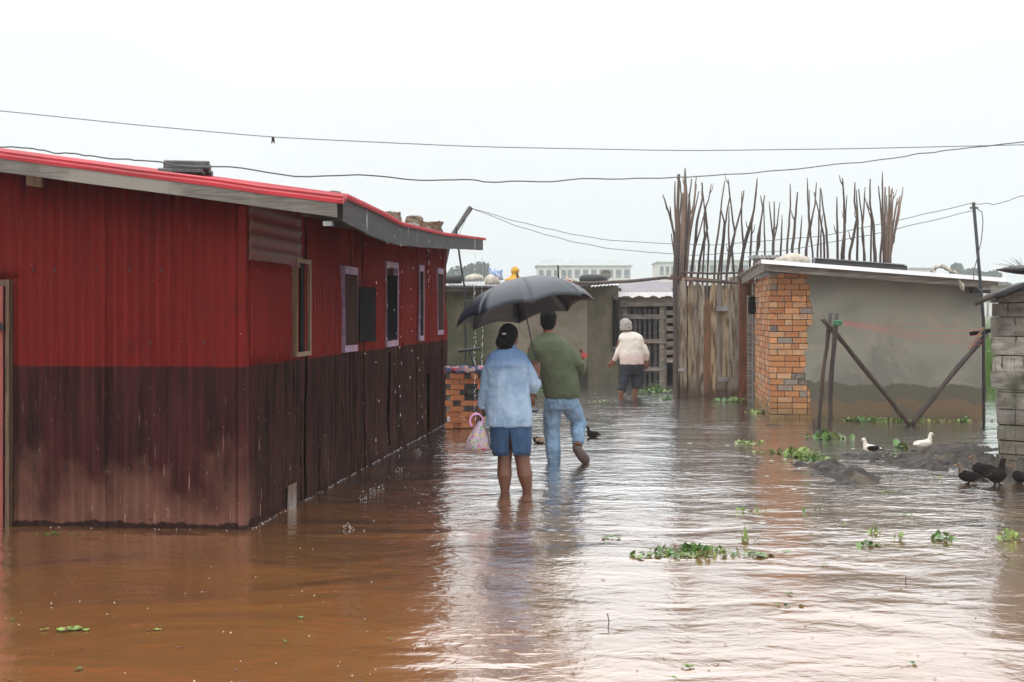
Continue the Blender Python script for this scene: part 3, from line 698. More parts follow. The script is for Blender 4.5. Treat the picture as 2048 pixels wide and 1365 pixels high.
# doorway posts on its left side
bm = BM(); box(bm, -.03, .06, 2.52, 2.68, -.3, 1.95, j=.006); box(bm, -.1, .0, 2.72, 2.84, -.3, 1.75, j=.006); build('door_post', bm, M['timber_grey'], plh)
bm = BM(); box(bm, .05, .09, 2.5, 3.8, -.3, 1.95); build('side_door', bm, M['board_red'], plh)
def toW(u, y, z): v = Matrix.Rotation(RA, 3, 'Z') @ Vector((u, y, 0)); return Vector((v.x+3.61, v.y+17.5, z))
bm = BM(); stack(bm, [(0, 0, -.02, .02, .01), (0, 0, -.05, .06, .04), (.02, 0, -.15, .09, .05), (.0, 0, -.28, .07, .05), (-.02, 0, -.31, .03, .02)], 14)
jk = build('jacket', bm, M['black'], None, P(1505, 590, 19.9), smooth=True); tag(jk, 'black garment hanging beside the brick corner doorway', 'garment')
# things on that roof
def lump(name, loc, rings, m, label, cat, seed=0, amp=.2, rz_=0, group=None):
    bm = BM(); stack(bm, rings, 24)
    for v in bm.verts: v.co += v.co.normalized()*amp*.12*fbm((v.co.x*7+seed, v.co.y*7, v.co.z*7), 4)
    return tag(build(name, bm, m, None, loc, smooth=True, rz=rz_), label, cat, group)
lp = toW(.3, .15, rz(.3, .15)+.03)
bm = BM(); stack(bm, [(0, 0, -.01, .25, .16), (0, 0, .04, .27, .17), (.02, 0, .09, .22, .13), (.03, 0, .13, .13, .08), (.02, 0, .155, .05, .03)], 28)
for v in bm.verts: v.co += Vector((1, .6, .5))*.05*fbm((v.co.x*9, v.co.y*9, v.co.z*9), 4)
tag(build('sack', bm, M['cloth_white'], None, lp, smooth=True, rz=RA), 'crumpled cream sack at the front left of the plastered house roof', 'sack')
bm = BM()
for i in range(24):
    x0 = -.2+.42*i/24; 
    a = [bm.verts.new((x0, -.25, .02+.012*math.cos(i*1.9))), bm.verts.new((x0+.018, -.25, .02+.012*math.cos(i*1.9+1.9))), bm.verts.new((x0+.018, .6, .1+.012*math.cos(i*1.9+1.9))), bm.verts.new((x0, .6, .1+.012*math.cos(i*1.9)))]; bm.faces.new(a)
bmesh.ops.remove_doubles(bm, verts=bm.verts, dist=.001)
o = build('tin_sheet', bm, M['tin_old'], None, toW(.05, 1.0, rz(0, 1)+.12), rz=RA); o.modifiers.new('t', 'SOLIDIFY').thickness = .05
tag(o, 'short grey corrugated sheet propped behind the cream sack', 'tin sheet')
tb = empty('roof_trough', toW(.95, .55, 0), RA-.01, 'long dark tin covered plank on the plastered house roof, right of the sack', 'plank')
bm = BM(); beam(bm, (-.28, 0, 2.27), (1.0, 0, 2.165), .22, .012); build('tin_cap', bm, M['tin'], tb)
bm = BM(); beam(bm, (-.25, .02, 2.25), (1.03, .02, 2.145), .18, .1); build('board', bm, M['timber_dark'], tb)
cl = BM(); rr = []
for i in range(15):
    t = i/14; x = t*.34; y = .1-.45*t if t > .4 else .1-.2*t
    z = .13*math.sin(min(t*1.6, 1)*math.pi)*.7+(0 if t < .7 else -(t-.7)*.95); wd = .14*(1-t*.55)
    rr.append([cl.verts.new((x+.05*fbm((t*5, k, 1), 2), y+wd*(k/6-.5)*(1.0 if t < .7 else .5), z*(1-abs(k/6-.5)*.5)+.05*fbm((t*6, k*.8, 2), 3)+.02)) for k in range(7)])
for r0, r1 in zip(rr, rr[1:]):
    for j in range(6): cl.faces.new((r0[j], r0[j+1], r1[j+1], r1[j]))
o = build('cloth', cl, M['cloth_white'], None, toW(2.2, -.02, rz(2.2, -.1)+.05), smooth=True, rz=RA); o.modifiers.new('t', 'SOLIDIFY').thickness = .012
tag(o, 'frayed cream cloth hanging over the right part of the plastered house eave', 'cloth')

# ------------------------------------------------------------------ wooden gate of slab boards
GY = 22.0
gate = empty('board_gate', (P(1348, 600, GY).x, GY, 0), 0, 'tall gate of rough waney slab boards between the shed and the brick corner', 'gate')
random.seed(5); bm = BM()
def waney(bm, x, w, z0, z1, y, seed):
    L_, R_ = [], []
    for i in range(22):
        z = z0+(z1-z0)*i/21; k = 1-.5*max(0, (i-19)/2)
        L_.append((x-w/2*k+.014*fbm((z*2.3, seed, 0), 3), z)); R_.append((x+w/2*k+.014*fbm((z*2.3, seed, 7), 3), z))
    prism(bm, L_+R_[::-1], y, y+.025)
gw = P(1480, 600, GY).x-P(1348, 600, GY).x
for i, (c, wd, top) in enumerate([(.045, .09, 1.93), (.16, .13, 2.08), (.3, .125, 2.08), (.41, .1, 2.06), (.5, .09, 1.95), (.585, .12, 1.72), (.69, .13, 2.0), (.8, .12, 2.04), (.9, .11, 2.0), (1.0, .12, 2.1), (1.1, .1, 2.12)]):
    waney(bm, c, wd, -.15, top, -.012*(i % 2), i*3.7)
for i in range(9): waney(bm, .09+i*.125, .05, -.15, 1.98, .06, 50+i)
build('boards', bm, M['board'], gate)
bm = BM(); box(bm, .0, gw, .1, .11, -.2, 1.95); build('gap_shade_sheet', bm, M['timber_dark'], gate)  # dark sheet added so the gaps between boards look shaded
bm = BM(); beam(bm, (-.05, .06, 2.14), (gw+.05, .06, 2.02), .05, .05); build('rail', bm, M['board_red'], gate); bm = BM(); beam(bm, (0, .09, .5), (gw, .09, .5), .05, .08); build('rail', bm, M['board_red'], gate)
for (a, b, z0, z1) in ((1432, 1456, 613, 622), (1435, 1460, 755, 764), (1353, 1368, 737, 743)):
    bm = BM(); p0 = P(a, z0, GY-.05); p1 = P(b, z1, GY-.05); box(bm, p0.x-gate.location.x, p1.x-gate.location.x, -.045, -.03, p1.z, p0.z, j=.004); build('metal_plate', bm, M['tin'], gate)
bm = BM(); random.seed(3)
x0 = P(1481, 600, 21.4).x
waney(bm, .07, .15, -.2, 2.2, 0, 91); waney(bm, .2, .13, -.2, 2.1, .02, 95)
o = build('tall_boards', bm, M['board_red'], None, (x0, 21.5, 0)); tag(o, 'tall reddish brown boards closing the gap next to the brick corner', 'boards')
bm = BM(); tube(bm, [(0, 0, -.3), (.0, 0, 1.0), (-.01, 0, 2.1), (.03, 0, 3.0), (.06, 0, 3.9)], [.045, .045, .04, .032, .022], 8)
tag(build('gate_post', bm, M['stick'], None, P(1351, 600, 21.9)*Vector((1, 1, 0)) if False else (P(1351, 600, 21.9).x, 21.9, 0)), 'tall peeled post rising at the left side of the board gate', 'post')
bm = BM(); tube(bm, [P(1085, 566, 24.4), P(1180, 567, 24.3), P(1260, 563, 23.5), P(1330, 556, 22.4), P(1400, 562, 21.8), P(1475, 566, 21.8)], [.035, .035, .032, .03, .03, .025], 7)
tag(build('long_pole', bm, M['stick'], smooth=True), 'long thin crooked pole laid from the mud house eave across to the gate', 'pole')

# ------------------------------------------------------------------ upright sticks behind
ST = """92,255 140,390 175,540 195,850;148,340 152,420 178,560 200,850;185,155 180,300 195,560 200,850|17;222,155 228,260 215,500 205,850;258,60 255,250 240,560 230,860|20;262,120 268,260 262,560 240,850|16;305,140 285,300 265,600 245,850;338,120 325,280 290,560 240,850|15;358,230 320,400 285,600 255,850;340,180 310,420 280,620 262,860|15;285,250 290,400 270,620 250,860|20;240,240 235,450 228,640 222,860|18;155,540 180,700 186,780 190,850;210,380 230,560 228,700 215,860|16;
380,165 385,280 345,440 330,600 300,850|16;378,170 395,330 412,480 430,620 420,850;448,175 430,290 405,350 420,500 400,600 385,850;415,330 370,500 330,640 305,850;395,380 400,560 370,700 350,850;545,155 525,300 510,450 480,650 470,850;570,140 585,260 560,400 545,520 520,850;572,160 600,400 620,540 600,650 615,850;520,370 545,460 530,620 500,850;578,340 575,500 580,650 560,850;685,225 670,350 610,570 585,700 560,850;672,230 670,450 685,640 650,820;785,135 765,350 730,480 690,620 670,760|15;780,240 745,450 740,600 730,760;745,460 690,650 650,820;810,260 825,360 805,500 800,620 760,760;838,260 820,400 790,560 780,740;830,290 835,500 840,620 840,720;870,305 885,450 905,600 905,700;910,305 908,470 900,620 898,700;950,310 930,480 905,600 900,700;965,400 962,560 955,700;1025,175 1028,330 1015,480 1003,640;1080,235 1065,400 1055,540 1040,640|19;1112,405 1100,560 1090,640;1148,130 1155,300 1165,480 1145,640|14;1165,220 1165,400 1175,560 1190,680;1218,165 1205,330 1175,480 1150,600 1140,660|15;1200,235 1235,390 1235,540 1225,680;1245,205 1240,400 1270,560 1275,680;1250,210 1270,380 1290,520 1300,680;1262,400 1250,560 1250,680;1368,270 1370,480 1372,690;1408,135 1418,300 1425,460 1415,690|14;1440,255 1430,450 1400,690;1498,165 1495,300 1515,420 1480,600 1460,690|17;1525,215 1545,380 1560,560 1565,700;1510,220 1520,450 1515,690;1575,200 1560,400 1550,520 1570,700;1610,140 1610,320 1635,480 1640,600 1650,700|14;1608,240 1620,450 1615,700;1570,270 1630,480 1640,700;
1700,85 1700,300 1705,500 1710,710|14;1670,190 1690,380 1700,560 1685,700;1720,200 1720,450 1725,710|14;1750,195 1745,450 1735,710|14;1768,215 1760,450 1740,710|14;1780,235 1770,400 1745,710|12;1812,280 1780,450 1750,710|14;1852,200 1820,400 1775,600 1752,710|14;1730,260 1735,500 1730,710|14;1830,270 1800,450 1760,700|12"""
random.seed(8); bi = 0
for si, ln in enumerate(ST.split('\n')):
    for s in ln.strip().strip(';').split(';'):
        wd = 10
        if '|' in s: s, q = s.split('|'); wd = float(q)
        pts = [tuple(map(float, a.split(','))) for a in s.split()]
        Y = 23.2+pts[-1][0]/2048*.9+random.uniform(-.25, .25)
        pp = [P(1300+x/3.657, 320+y/3.657, Y) for x, y in pts]
        fine = []
        for a, b in zip(pp, pp[1:]):
            for t in (0, .33, .66): fine.append(a.lerp(b, t)+Vector((random.uniform(-.004, .004), random.uniform(-.01, .01), 0)))
        fine.append(pp[-1]); last = fine[-1]
        base = Vector((last.x+(fine[-1].x-fine[-4].x)*.3, last.y, -.3)); fine.append(base)
        fine = [q-Vector((base.x, base.y, 0)) for q in fine]
        r = wd/3.657/2*Y/F*(1.12 if wd > 10 else 1.4)*random.uniform(.85, 1.2); n = len(fine); rad = [r*(.55+.6*min(1, i/(n*.6))) for i in range(n)]; rad[0] = r*random.uniform(.3, .62)
        bm = BM(); tube(bm, fine, rad, 6); 
        if random.random() < .35:     # a lopped twig stub
            k = random.randint(1, n-4); q = fine[k]; sd = random.choice((-1, 1)); tube(bm, [q, q+Vector((sd*.05, 0, .09)), q+Vector((sd*.07, 0, .2))], [r*.6, r*.5, r*.25], 5)
        o = build('stick', bm, M['stick_brown' if si != 1 and wd >= 12 else 'stick'], None, (base.x, base.y, 0), smooth=True)
        if si == 0 and wd == 20 and pts[0][1] == 60: lab, g = 'thickest and tallest stick of the left bundle beside the gate post', None
        elif si == 0: lab, g = 'bare stick in the dense left bundle standing above the board gate', 'sticks bundled above the gate'
        elif si == 2 and pts[0][1] == 85: lab, g = 'tallest stick of the right bundle above the plastered house', None
        elif si == 2: lab, g = 'bare stick in the dense right bundle above the plastered house', 'sticks bundled at the right end'
        else: lab, g = 'bare crooked stick in the open row between the two dense bundles', 'upright sticks in the open row'
        tag(o, lab, 'stick', g)
bm = BM(); tube(bm, [P(1362, 545, 23.0), P(1420, 548, 23.0), P(1480, 546, 23.1)], .018, 6)
tag(build('rail', bm, M['stick']), 'thin level stick tied across the upright sticks over the gate', 'rail')

# ------------------------------------------------------------------ mud house in the middle, tin shed with door
MX = P(880, 600, 25.5).x
mh = empty('mud_house', (MX, 25.5, 0), 0, 'low olive brown mud rendered house with cluttered white tin roof behind the umbrella', 'house')
X = lambda px, Y=25.5: P(px, 600, Y).x-MX
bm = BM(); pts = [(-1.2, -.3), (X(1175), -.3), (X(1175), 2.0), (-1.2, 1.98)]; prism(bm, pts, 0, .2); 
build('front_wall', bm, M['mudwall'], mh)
bm = BM(); a = Vector((X(1176), 0, 0)); b = Vector((X(1237, 26.3), .8, 0))
vs = [bm.verts.new(q) for q in ((a.x, 0.02, -.3), (b.x, b.y, -.3), (b.x, b.y, 2.08), (a.x, .02, 2.05))]; bm.faces.new(vs)
vs2 = [bm.verts.new(v.co+Vector((-.1, .15, 0))) for v in vs]; bm.faces.new(vs2[::-1])
for i in range(4): bm.faces.new((vs[i], vs2[i], vs2[(i+1) % 4], vs[(i+1) % 4]))
M['mudwall_dark'] = mk('shaded_mud_wall', (.1, .09, .06), (.065, .06, .04), None, 3, rough=.9, bump=.02, bs=10)  # darker mud tone, with the turned wall's shade put into its colour
build('side_wall', bm, M['mudwall_dark'], mh)
wn = empty('window', (0, 0, 0)); wn.parent = mh
def on(px, py, t=None):                     # point on the slanting side wall
    t = (px-1176)/(1237-1176); q = a.lerp(b, t); Y = 25.5+q.y; return Vector((q.x+.012, q.y-.012, P(px, py, Y).z))
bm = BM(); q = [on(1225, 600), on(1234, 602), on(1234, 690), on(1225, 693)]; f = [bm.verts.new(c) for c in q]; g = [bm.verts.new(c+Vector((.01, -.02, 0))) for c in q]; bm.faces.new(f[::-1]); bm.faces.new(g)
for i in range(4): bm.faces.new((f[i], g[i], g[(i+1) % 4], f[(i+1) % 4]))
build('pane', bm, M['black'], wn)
bm = BM()
for c in ((1229, 697), (1229, 594)):
    q = on(*c); box(bm, q.x-.06, q.x+.06, q.y-.06, q.y, q.z-.03, q.z+.03, j=.004)
build('frame', bm, M['timber_grey'], wn)
bm = BM(); rows = []; n = 280
for i in range(n+1):
    x = -1.3+(X(1240)+1.3)*i/n; rows.append([bm.verts.new((x+y*.03, y, 2.03+.045*(y+.2)+.03*fbm((x*1.5, y, 3), 3)+.012*math.cos(x/.076*6.283))) for y in (-.3, .4, 1.4, 3.6)])
for r0, r1 in zip(rows, rows[1:]):
    for j in range(3): bm.faces.new((r0[j], r0[j+1], r1[j+1], r1[j]))
build('roof', bm, M['tin'], mh, smooth=True).modifiers.new('t', 'SOLIDIFY').thickness = .01
bm = BM(); beam(bm, (-1.3, -.22, 1.99), (X(1170), -.22, 2.0), .1, .09); tube(bm, [(-1.2, -.3, 2.0), (X(960), -.3, 1.99), (X(1060), -.31, 1.97), (X(1180), -.3, 2.02)], .03, 7); build('eave_beam', bm, M['timber_dark'], mh)
bm = BM(); box(bm, -1.2, X(1236, 26.3), 3.2, 3.3, -.3, 2.15); build('rear_wall', bm, M['mudwall_dark'], mh)
# clutter on its roof
def rp(px, py, Y): return P(px, py, Y)
def mhz(Y): return 2.03+.045*(Y-25.5+.2)+.02
def onroof(px, Y, dz=0): return Vector((P(px, 0, Y).x, Y, mhz(Y)+dz))
bm = BM(); tube(bm, [(-.35, 0, .09), (.16, 0, .09)], .09, 12); tag(build('barrel', bm, M['rubber'], None, onroof(908, 25.7), smooth=True), 'dark roll lying at the left end of the mud house roof', 'barrel')
lump('sack', onroof(948, 26.8, .05), [(0, 0, 0, .2, .12), (0, 0, .06, .22, .14), (.03, 0, .1, .14, .08), (.03, 0, .13, .05, .03)], M['cloth_white'], 'low beige sack on the mud house roof left of the blue bag', 'sack', 3, .5)
lump('bag', onroof(992, 26.6, .06), [(0, 0, 0, .1, .1), (0, 0, .08, .14, .12), (-.02, 0, .16, .13, .1), (-.05, 0, .22, .08, .06), (-.04, 0, .25, .03, .03)], M['cloth_blue'], 'knotted blue and white plastic bag on the mud house roof', 'bag', 5, .9)
lump('sack', onroof(984, 25.6, .0), [(0, 0, -.01, .14, .12), (0, 0, .06, .17, .13), (0, 0, .13, .13, .1), (0, 0, .17, .05, .04)], M['cloth_white'], 'pale rounded sack in front of the blue bag at the roof edge', 'sack', 6, .4)
bm = BM(); stack(bm, [(0, 0, .0, .22, .2), (0, 0, .02, .22, .2), (0, 0, .06, .15, .13), (0, 0, .1, .09, .08), (0, 0, .14, .06, .055), (0, 0, .18, .09, .08), (0, 0, .23, .09, .08), (.01, 0, .28, .05, .04), (.01, 0, .3, .01, .01)], 20)
for v in bm.verts: v.co += v.co.normalized()*.03*fbm((v.co.x*20, v.co.y*20, v.co.z*20), 3)
tag(build('straw_hat', bm, M['yellow'], None, onroof(1030, 26.2, .05), smooth=True), 'yellow hat shaped bundle with a knotted top on the mud house roof', 'hat')
bm = BM(); box(bm, -.13, .13, -.1, .1, -.02, .13, j=.012); box(bm, -.14, .1, -.02, .1, .12, .15, j=.01); tag(build('box', bm, M['tin_old'], None, onroof(1071, 25.7)), 'grey green box on the mud house roof right of the yellow bundle', 'box')
bm = BM(); ball(bm, (0, 0, .05), .06, .06, .06, 2); stack(bm, [(0, 0, .09, .03, .03), (0, 0, .13, .045, .045)], 12); tag(build('clay_pot', bm, M['clay'], None, onroof(1105, 26.0), smooth=True), 'small orange clay pot beside the rod on the mud house roof', 'pot')
bm = BM(); tube(bm, [(.01, 0, -.1), (-.01, 0, .38)], .018, 6); tag(build('rod', bm, M['metal_dark'], None, onroof(1117, 25.6)), 'short dark rod sticking up from the mud house roof', 'rod')
wire('cable', [onroof(1117, 25.6, .33), onroof(1155, 26.5, .0)], .004, M['wire'], 'thin stay cable beside the rod on the mud house roof')
for i, (px, s) in enumerate(((1122, .07), (1136, .1), (1150, .07), (1060, .05))):
    rock('stone', onroof(px, 25.9+.1*i, -.01), (s*1.8, s, s), M['clay'] if i % 2 else M['stone'], ['small stone close right of the clay pot', 'wider reddish stone between the clay pot and the tyre', 'small stone just left of the tyre', 'small stone by the grey green box'][i]+' on the mud house roof', seed=30+i, group='stones on the mud house roof')
bm = BM(); n = 24; rings = []
for i in range(n):
    a_ = 2*math.pi*i/n; rings.append([bm.verts.new(((.2+.095*math.cos(b_))*math.cos(a_)*1.02, (.2+.095*math.cos(b_))*math.sin(a_), .09+.095*math.sin(b_))) for b_ in [2*math.pi*k/12 for k in range(12)]])
for i in range(n):
    for k in range(12): bm.faces.new((rings[i][k], rings[(i+1) % n][k], rings[(i+1) % n][(k+1) % 12], rings[i][(k+1) % 12]))
tag(build('tyre', bm, M['rubber'], None, onroof(1187, 25.9), smooth=True), 'old black tyre lying flat at the right of the mud house roof', 'tyre')
bm = BM(); bmesh.ops.create_cone(bm, cap_ends=True, segments=20, radius1=.11, radius2=.11, depth=.03, matrix=Matrix.Rotation(R(80), 4, 'X')); tag(build('disc', bm, M['timber_grey'], None, onroof(1212, 26.6, .17), smooth=False), 'round brown disc standing behind the tyre', 'disc')

# tin shed with the barred door
SX = P(1238, 600, 27).x
shd = empty('shed', (SX, 27, 0), 0, 'dark timber shed with a wavy tin eave behind the person in cream', 'shed')
Z = lambda py, Y=27: P(0, py, Y).z
X2 = lambda px, Y=27: P(px, 0, Y).x-SX
bm = BM(); rows = []
for i in range(61):
    x = -.1+(X2(1352)+.3)*i/60; d = -.04*(.5+.5*math.sin(i*.55))-.03*fbm((i*.4, 0, 0), 2)
    rows.append([bm.verts.new(q) for q in ((x, -.3, Z(590)+d-.02), (x, -.25, Z(586)+.01*math.cos(i*2)), (x, 1.2, Z(573)+.12)) ])
for r0, r1 in zip(rows, rows[1:]):
    for j in range(2): bm.faces.new((r0[j], r0[j+1], r1[j+1], r1[j]))
build('roof', bm, M['roof_mauve'], shd).modifiers.new('t', 'SOLIDIFY').thickness = .01
bm = BM(); pr = None
for i in range(61):
    x = -.1+(X2(1352)+.3)*i/60; d = -.04*(.5+.5*math.sin(i*.55))-.03*fbm((i*.4, 0, 0), 2)
    c_ = [bm.verts.new(q) for q in ((x, -.315, Z(590)+d-.025), (x, -.315, Z(587)+.02))]
    if pr: bm.faces.new((pr[0], c_[0], c_[1], pr[1]))
    pr = c_
build('roof_edge', bm, M['tin_edge'], shd).modifiers.new('t', 'SOLIDIFY').thickness = .006
bm = BM(); beam(bm, (0, -.2, Z(594)), (X2(1350), -.2, Z(592)), .04, .22); box(bm, X2(1238), X2(1246), -.1, 0, -.3, Z(600)); box(bm, X2(1322), X2(1332), -.1, 0, -.3, Z(600)); build('beam', bm, M['timber_grey'], shd)
bm = BM(); box(bm, 0, X2(1350), .9, 1.0, -.3, 2.0); box(bm, 0, .05, 0, .9, -.3, 2.0); box(bm, X2(1346), X2(1352), 0, .9, -.3, 2); build('inner_wall', bm, M['timber_dark'], shd)
dd = empty('door', (X2(1244), -.12, 0)); dd.parent = shd
bm = BM(); w_ = X2(1330)-X2(1244)
for z in (634, 682, 738): box(bm, 0, w_, -.04, 0, Z(z)-.045, Z(z)+.045, j=.004)
for x in (0, w_-.14): box(bm, x, x+.1, -.02, .01, -.2, Z(612), j=.003)
build('door_frame', bm, M['timber_grey'], dd)
bm = BM()
for i in range(8): box(bm, .02+i*.108, .02+i*.108+random.choice((.06, .08, .095)), .015, .03, -.1, Z(618), j=.004)
build('slats', bm, M['timber_dark'], dd)
bm = BM()
for i in range(7):
    z0 = Z(725)+.17*i; box(bm, X2(1331), X2(1347), -.14, -.05, z0, z0+.1, j=.01)
build('shelf_slats', bm, M['timber_grey'], shd)

# ------------------------------------------------------------------ right hut of mossy planks
hc = W(1990, 925); ha = math.atan2(-.65, .76)
hut = empty('plank_hut', (hc.x, hc.y, 0), ha, 'mossy grey plank hut cut by the right edge of the picture', 'hut')
random.seed(14); bm = BM(); z = -.2; k = 0
while z < 1.62:
    h = random.uniform(.13, .19); x = (-.03 if z > .72 else .015)+random.uniform(-.01, .01)
    if z < .72 < z+h: h = .72-z+.001
    while x < 3.2:
        l = random.uniform(.35, .8) if z > .72 else random.uniform(.9, 1.6)
        box(bm, x+.004, x+l-.004, random.uniform(-.03, -.015) if z > .72 else random.uniform(-.012, 0), .04, z+.005, z+h-.005, j=.006); x += l
    z += h; k += 1
build('plank_wall', bm, M['mossy'], hut)
bm = BM(); box(bm, .02, 3.2, .045, .08, -.3, 1.6); box(bm, .02, .06, .08, 3.0, -.3, 1.6); build('lining', bm, M['timber_dark'], hut)
def ragged(bm, pts, th, seed):
    n = len(pts[0]); g = [[bm.verts.new(Vector(q)+Vector((0, 0, .03*fbm((q[0]*6, q[1]*6, seed), 3)))) for q in row] for row in pts]
    for r0, r1 in zip(g, g[1:]):
        for i in range(n-1): bm.faces.new((r0[i], r0[i+1], r1[i+1], r1[i]))
bm = BM(); rows = []
for j in range(6):
    rows.append([(-.12+.16*i+.05*fbm((j*.9, i, 2), 2)*(i < 2), -.25+.3*j, 1.62+.03*i+.06*math.sin(i*.8)+.02*j-.05*(j == 0)) for i in range(22)])
ragged(bm, rows, .03, 3); build('roof', bm, M['tin_old'], hut, smooth=True).modifiers.new('t', 'SOLIDIFY').thickness = .05
bm = BM(); rows = []
for j in range(5): rows.append([(.1+.13*i, -.32+.2*j+.03*math.sin(i), 1.67+.055*i+.03*math.sin(i*1.3+j)-.04*(j == 0)) for i in range(16)])
ragged(bm, rows, .03, 7); M['tarp'] = mk('black_tarp', (.012, .013, .014), (.02, .02, .022), rough=.4, bump=.02, bs=12)
tp = build('tarpaulin', bm, M['tarp'], None, hut.location, smooth=True, rz=ha); tp.modifiers.new('t', 'SOLIDIFY').thickness = .06
tag(tp, 'black sagging tarpaulin spread over the mossy hut roof', 'tarpaulin')
bm = BM(); ball(bm, (0, 0, 0), .3, .2, .05, 2, j=.15); 
tag(build('rubber_scrap', bm, M['tarp'], None, P(2062, 540, 12.0), smooth=True), 'ragged black scrap above the tarpaulin at the right edge', 'scrap')
bm = BM(); random.seed(4)
for i in range(26):
    q = P(2045, 545, 12.0); a_ = random.uniform(R(95), R(185)); l = random.uniform(.08, .28); d = Vector((math.cos(a_), random.uniform(-.3, .3), abs(math.sin(a_))*.6+.1))
    tube(bm, [q, q+d*l*.5+Vector((0, 0, .02)), q+d*l], [.0025, .002, .001], 4)
tag(build('dry_straw', bm, M['stick']), 'wispy dry straw sticking out at the top right edge', 'straw')

# ------------------------------------------------------------------ clothes line frame
cf = W(1660, 862)
fr = empty('clothes_frame', (cf.x, cf.y, 0), 0, 'rough pole frame with coloured cords in front of the plastered house', 'clothes line')
def pole(name, pts, r, par=fr, m='pole'):
    bm = BM(); n = 9; pp = []
    for i in range(n):
        t = i/(n-1); k = t*(len(pts)-1); j = min(int(k), len(pts)-2); pp.append(Vector(pts[j]).lerp(Vector(pts[j+1]), k-j)+Vector((random.uniform(-1, 1), random.uniform(-1, 1), 0))*.006)
    tube(bm, [tuple(q-par.location) for q in pp], [r*(1+.12*math.sin(i*2.1)) for i in range(n)], 9)
    return build(name, bm, M[m], par, smooth=True)
Yp = cf.y
pole('post', [P(1659, 905, Yp), P(1662, 760, Yp), P(1674, 627, Yp)], .03)
pole('post', [P(1635, 880, Yp+.2), P(1645, 760, Yp+.2), P(1662, 627, Yp+.2)], .026)
vb = W(1820, 851)
pole('brace', [P(1646, 638, Yp+.1), P(1735, 745, (Yp+vb.y)/2), P(1822, 853, vb.y)], .032)
pole('brace', [P(1975, 668, vb.y+.1), P(1915, 735, vb.y+.05), P(1820, 855, vb.y)], .034)
bm = BM(); box(bm, -.17, .17, -.03, .03, -.025, .025, M=Matrix.Translation(P(1966, 664, vb.y+.1)-fr.location) @ Matrix.Rotation(R(-10), 4, 'Y')); build('cross_block', bm, M['black'], fr)
bm = BM(); p0 = P(1938, 700, vb.y)-fr.location; p1 = P(1968, 655, vb.y)-fr.location; tube(bm, [p0, p1], .018, 4); build('strip', bm, M['timber_raw'], fr)
bm = BM()
for dz, r in ((0, .045), (.03, .04)): ball(bm, P(1672, 648, Yp)-fr.location+Vector((.02, -.01, dz)), .07, .04, .025, 1)
build('knot', bm, M['cord_green'], fr)
for i, (ya, ym, yb, m) in enumerate([(641, 655, 656, 'cord_green'), (643, 663, 662, 'cord_red'), (645, 672, 672, 'cord_red'), (648, 684, 690, 'cord_red'), (643, 652, 658, 'cord_red'), (646, 676, 682, 'cord_red')]):
    pts = [P(1676, ya, Yp), P(1760, ya*.55+ym*.45, Yp+.1), P(1850, ym, Yp+.3), P(1965, yb, vb.y)]
    bm = BM(); tube(bm, [p-fr.location for p in pts], .0022, 5); build('cord', bm, M[m], fr)
bm = BM(); tube(bm, [W(1628, 856)+Vector((0, 0, -.1)), W(1628, 856)+Vector((0, 0, .1))], .012, 6); tag(build('stake', bm, M['pole']), 'tiny stake in the water left of the cord frame', 'stake')
# ------------------------------------------------------------------ brick pile with laundry
random.seed(31)
BPY = 16.0
bx0 = P(893, 0, BPY).x
bm = BM(); box(bm, -.085, .085, -.045, .045, 0, .064, j=.004); bp_o = build('brick', bm, M['orange_brick'], None, (0, 0, -5)); bm = BM(); box(bm, -.085, .085, -.045, .045, 0, .064, j=.004); bp_b = build('brick', bm, M['black_brick'], None, (0, 0, -5))
first = {0: bp_o, 1: bp_b}; used = set()
for r in range(13):
    z = -.2+r*.07; x = bx0+(.0 if r % 2 else .05)
    for c in range(5):
        side = random.random() < .3
        l = .085 if side else .17
        xx = x+l/2; x += l+.006
        if xx > bx0+.5: break
        bl = 1 if random.random() < (.35 if c != 1 else .6) else 0
        loc = (xx+random.uniform(-.008, .008), BPY+random.uniform(-.03, .02)-(.06 if c == 0 else 0), z); rot = (R(90) if side else 0)+random.uniform(-.06, .06)
        src = first[bl]
        if bl in used: o = src.copy(); COL.objects.link(o)
        else: o = src; used.add(bl)
        o.location = loc; o.rotation_euler = (0, 0, rot)
        if bl: tag(o, 'burnt black brick in the loose pile at the far end of the red house', 'brick', 'black bricks in the loose pile')
        else: tag(o, 'orange brick in the loose pile at the far end of the red house', 'brick', 'orange bricks in the loose pile')
bm = BM(); beam(bm, (bx0-.02, BPY-.1, .725), (bx0+.5, BPY-.1, .72), .3, .02); tag(build('board', bm, M['timber_grey']), 'pale board lying on top of the brick pile', 'board')
bm = BM(); rr = []
for j in range(9):
    rr.append([bm.verts.new((bx0-.03+.55*i/20, BPY-.16+.3*j/8, .735+.05*abs(fbm((i*.35, j*.5, 4), 3))+(.035 if 0 < j < 8 else 0)-(.05*random.random() if j == 0 else 0))) for i in range(21)])
for r0, r1 in zip(rr, rr[1:]):
    for i in range(20): bm.faces.new((r0[i], r0[i+1], r1[i+1], r1[i]))
o = build('laundry', bm, M['rag'], smooth=True); o.modifiers.new('t', 'SOLIDIFY').thickness = .02; tag(o, 'red, white and navy printed clothes heaped on the brick pile', 'laundry')
tp_ = empty('t_handle', (P(945, 0, 17).x, 17, 0), 0, 'dark T shaped handle rising behind the brick pile', 'handle')
bm = BM(); tube(bm, [P(948, 730, 17)-tp_.location-Vector((0, 0, .8)), P(948, 726, 17)-tp_.location, P(938, 703, 17)-tp_.location], .018, 7); build('stem', bm, M['metal_dark'], tp_)
bm = BM(); tube(bm, [P(916, 703, 17)-tp_.location, P(962, 698, 17)-tp_.location], .022, 7); build('crossbar', bm, M['metal_dark'], tp_)

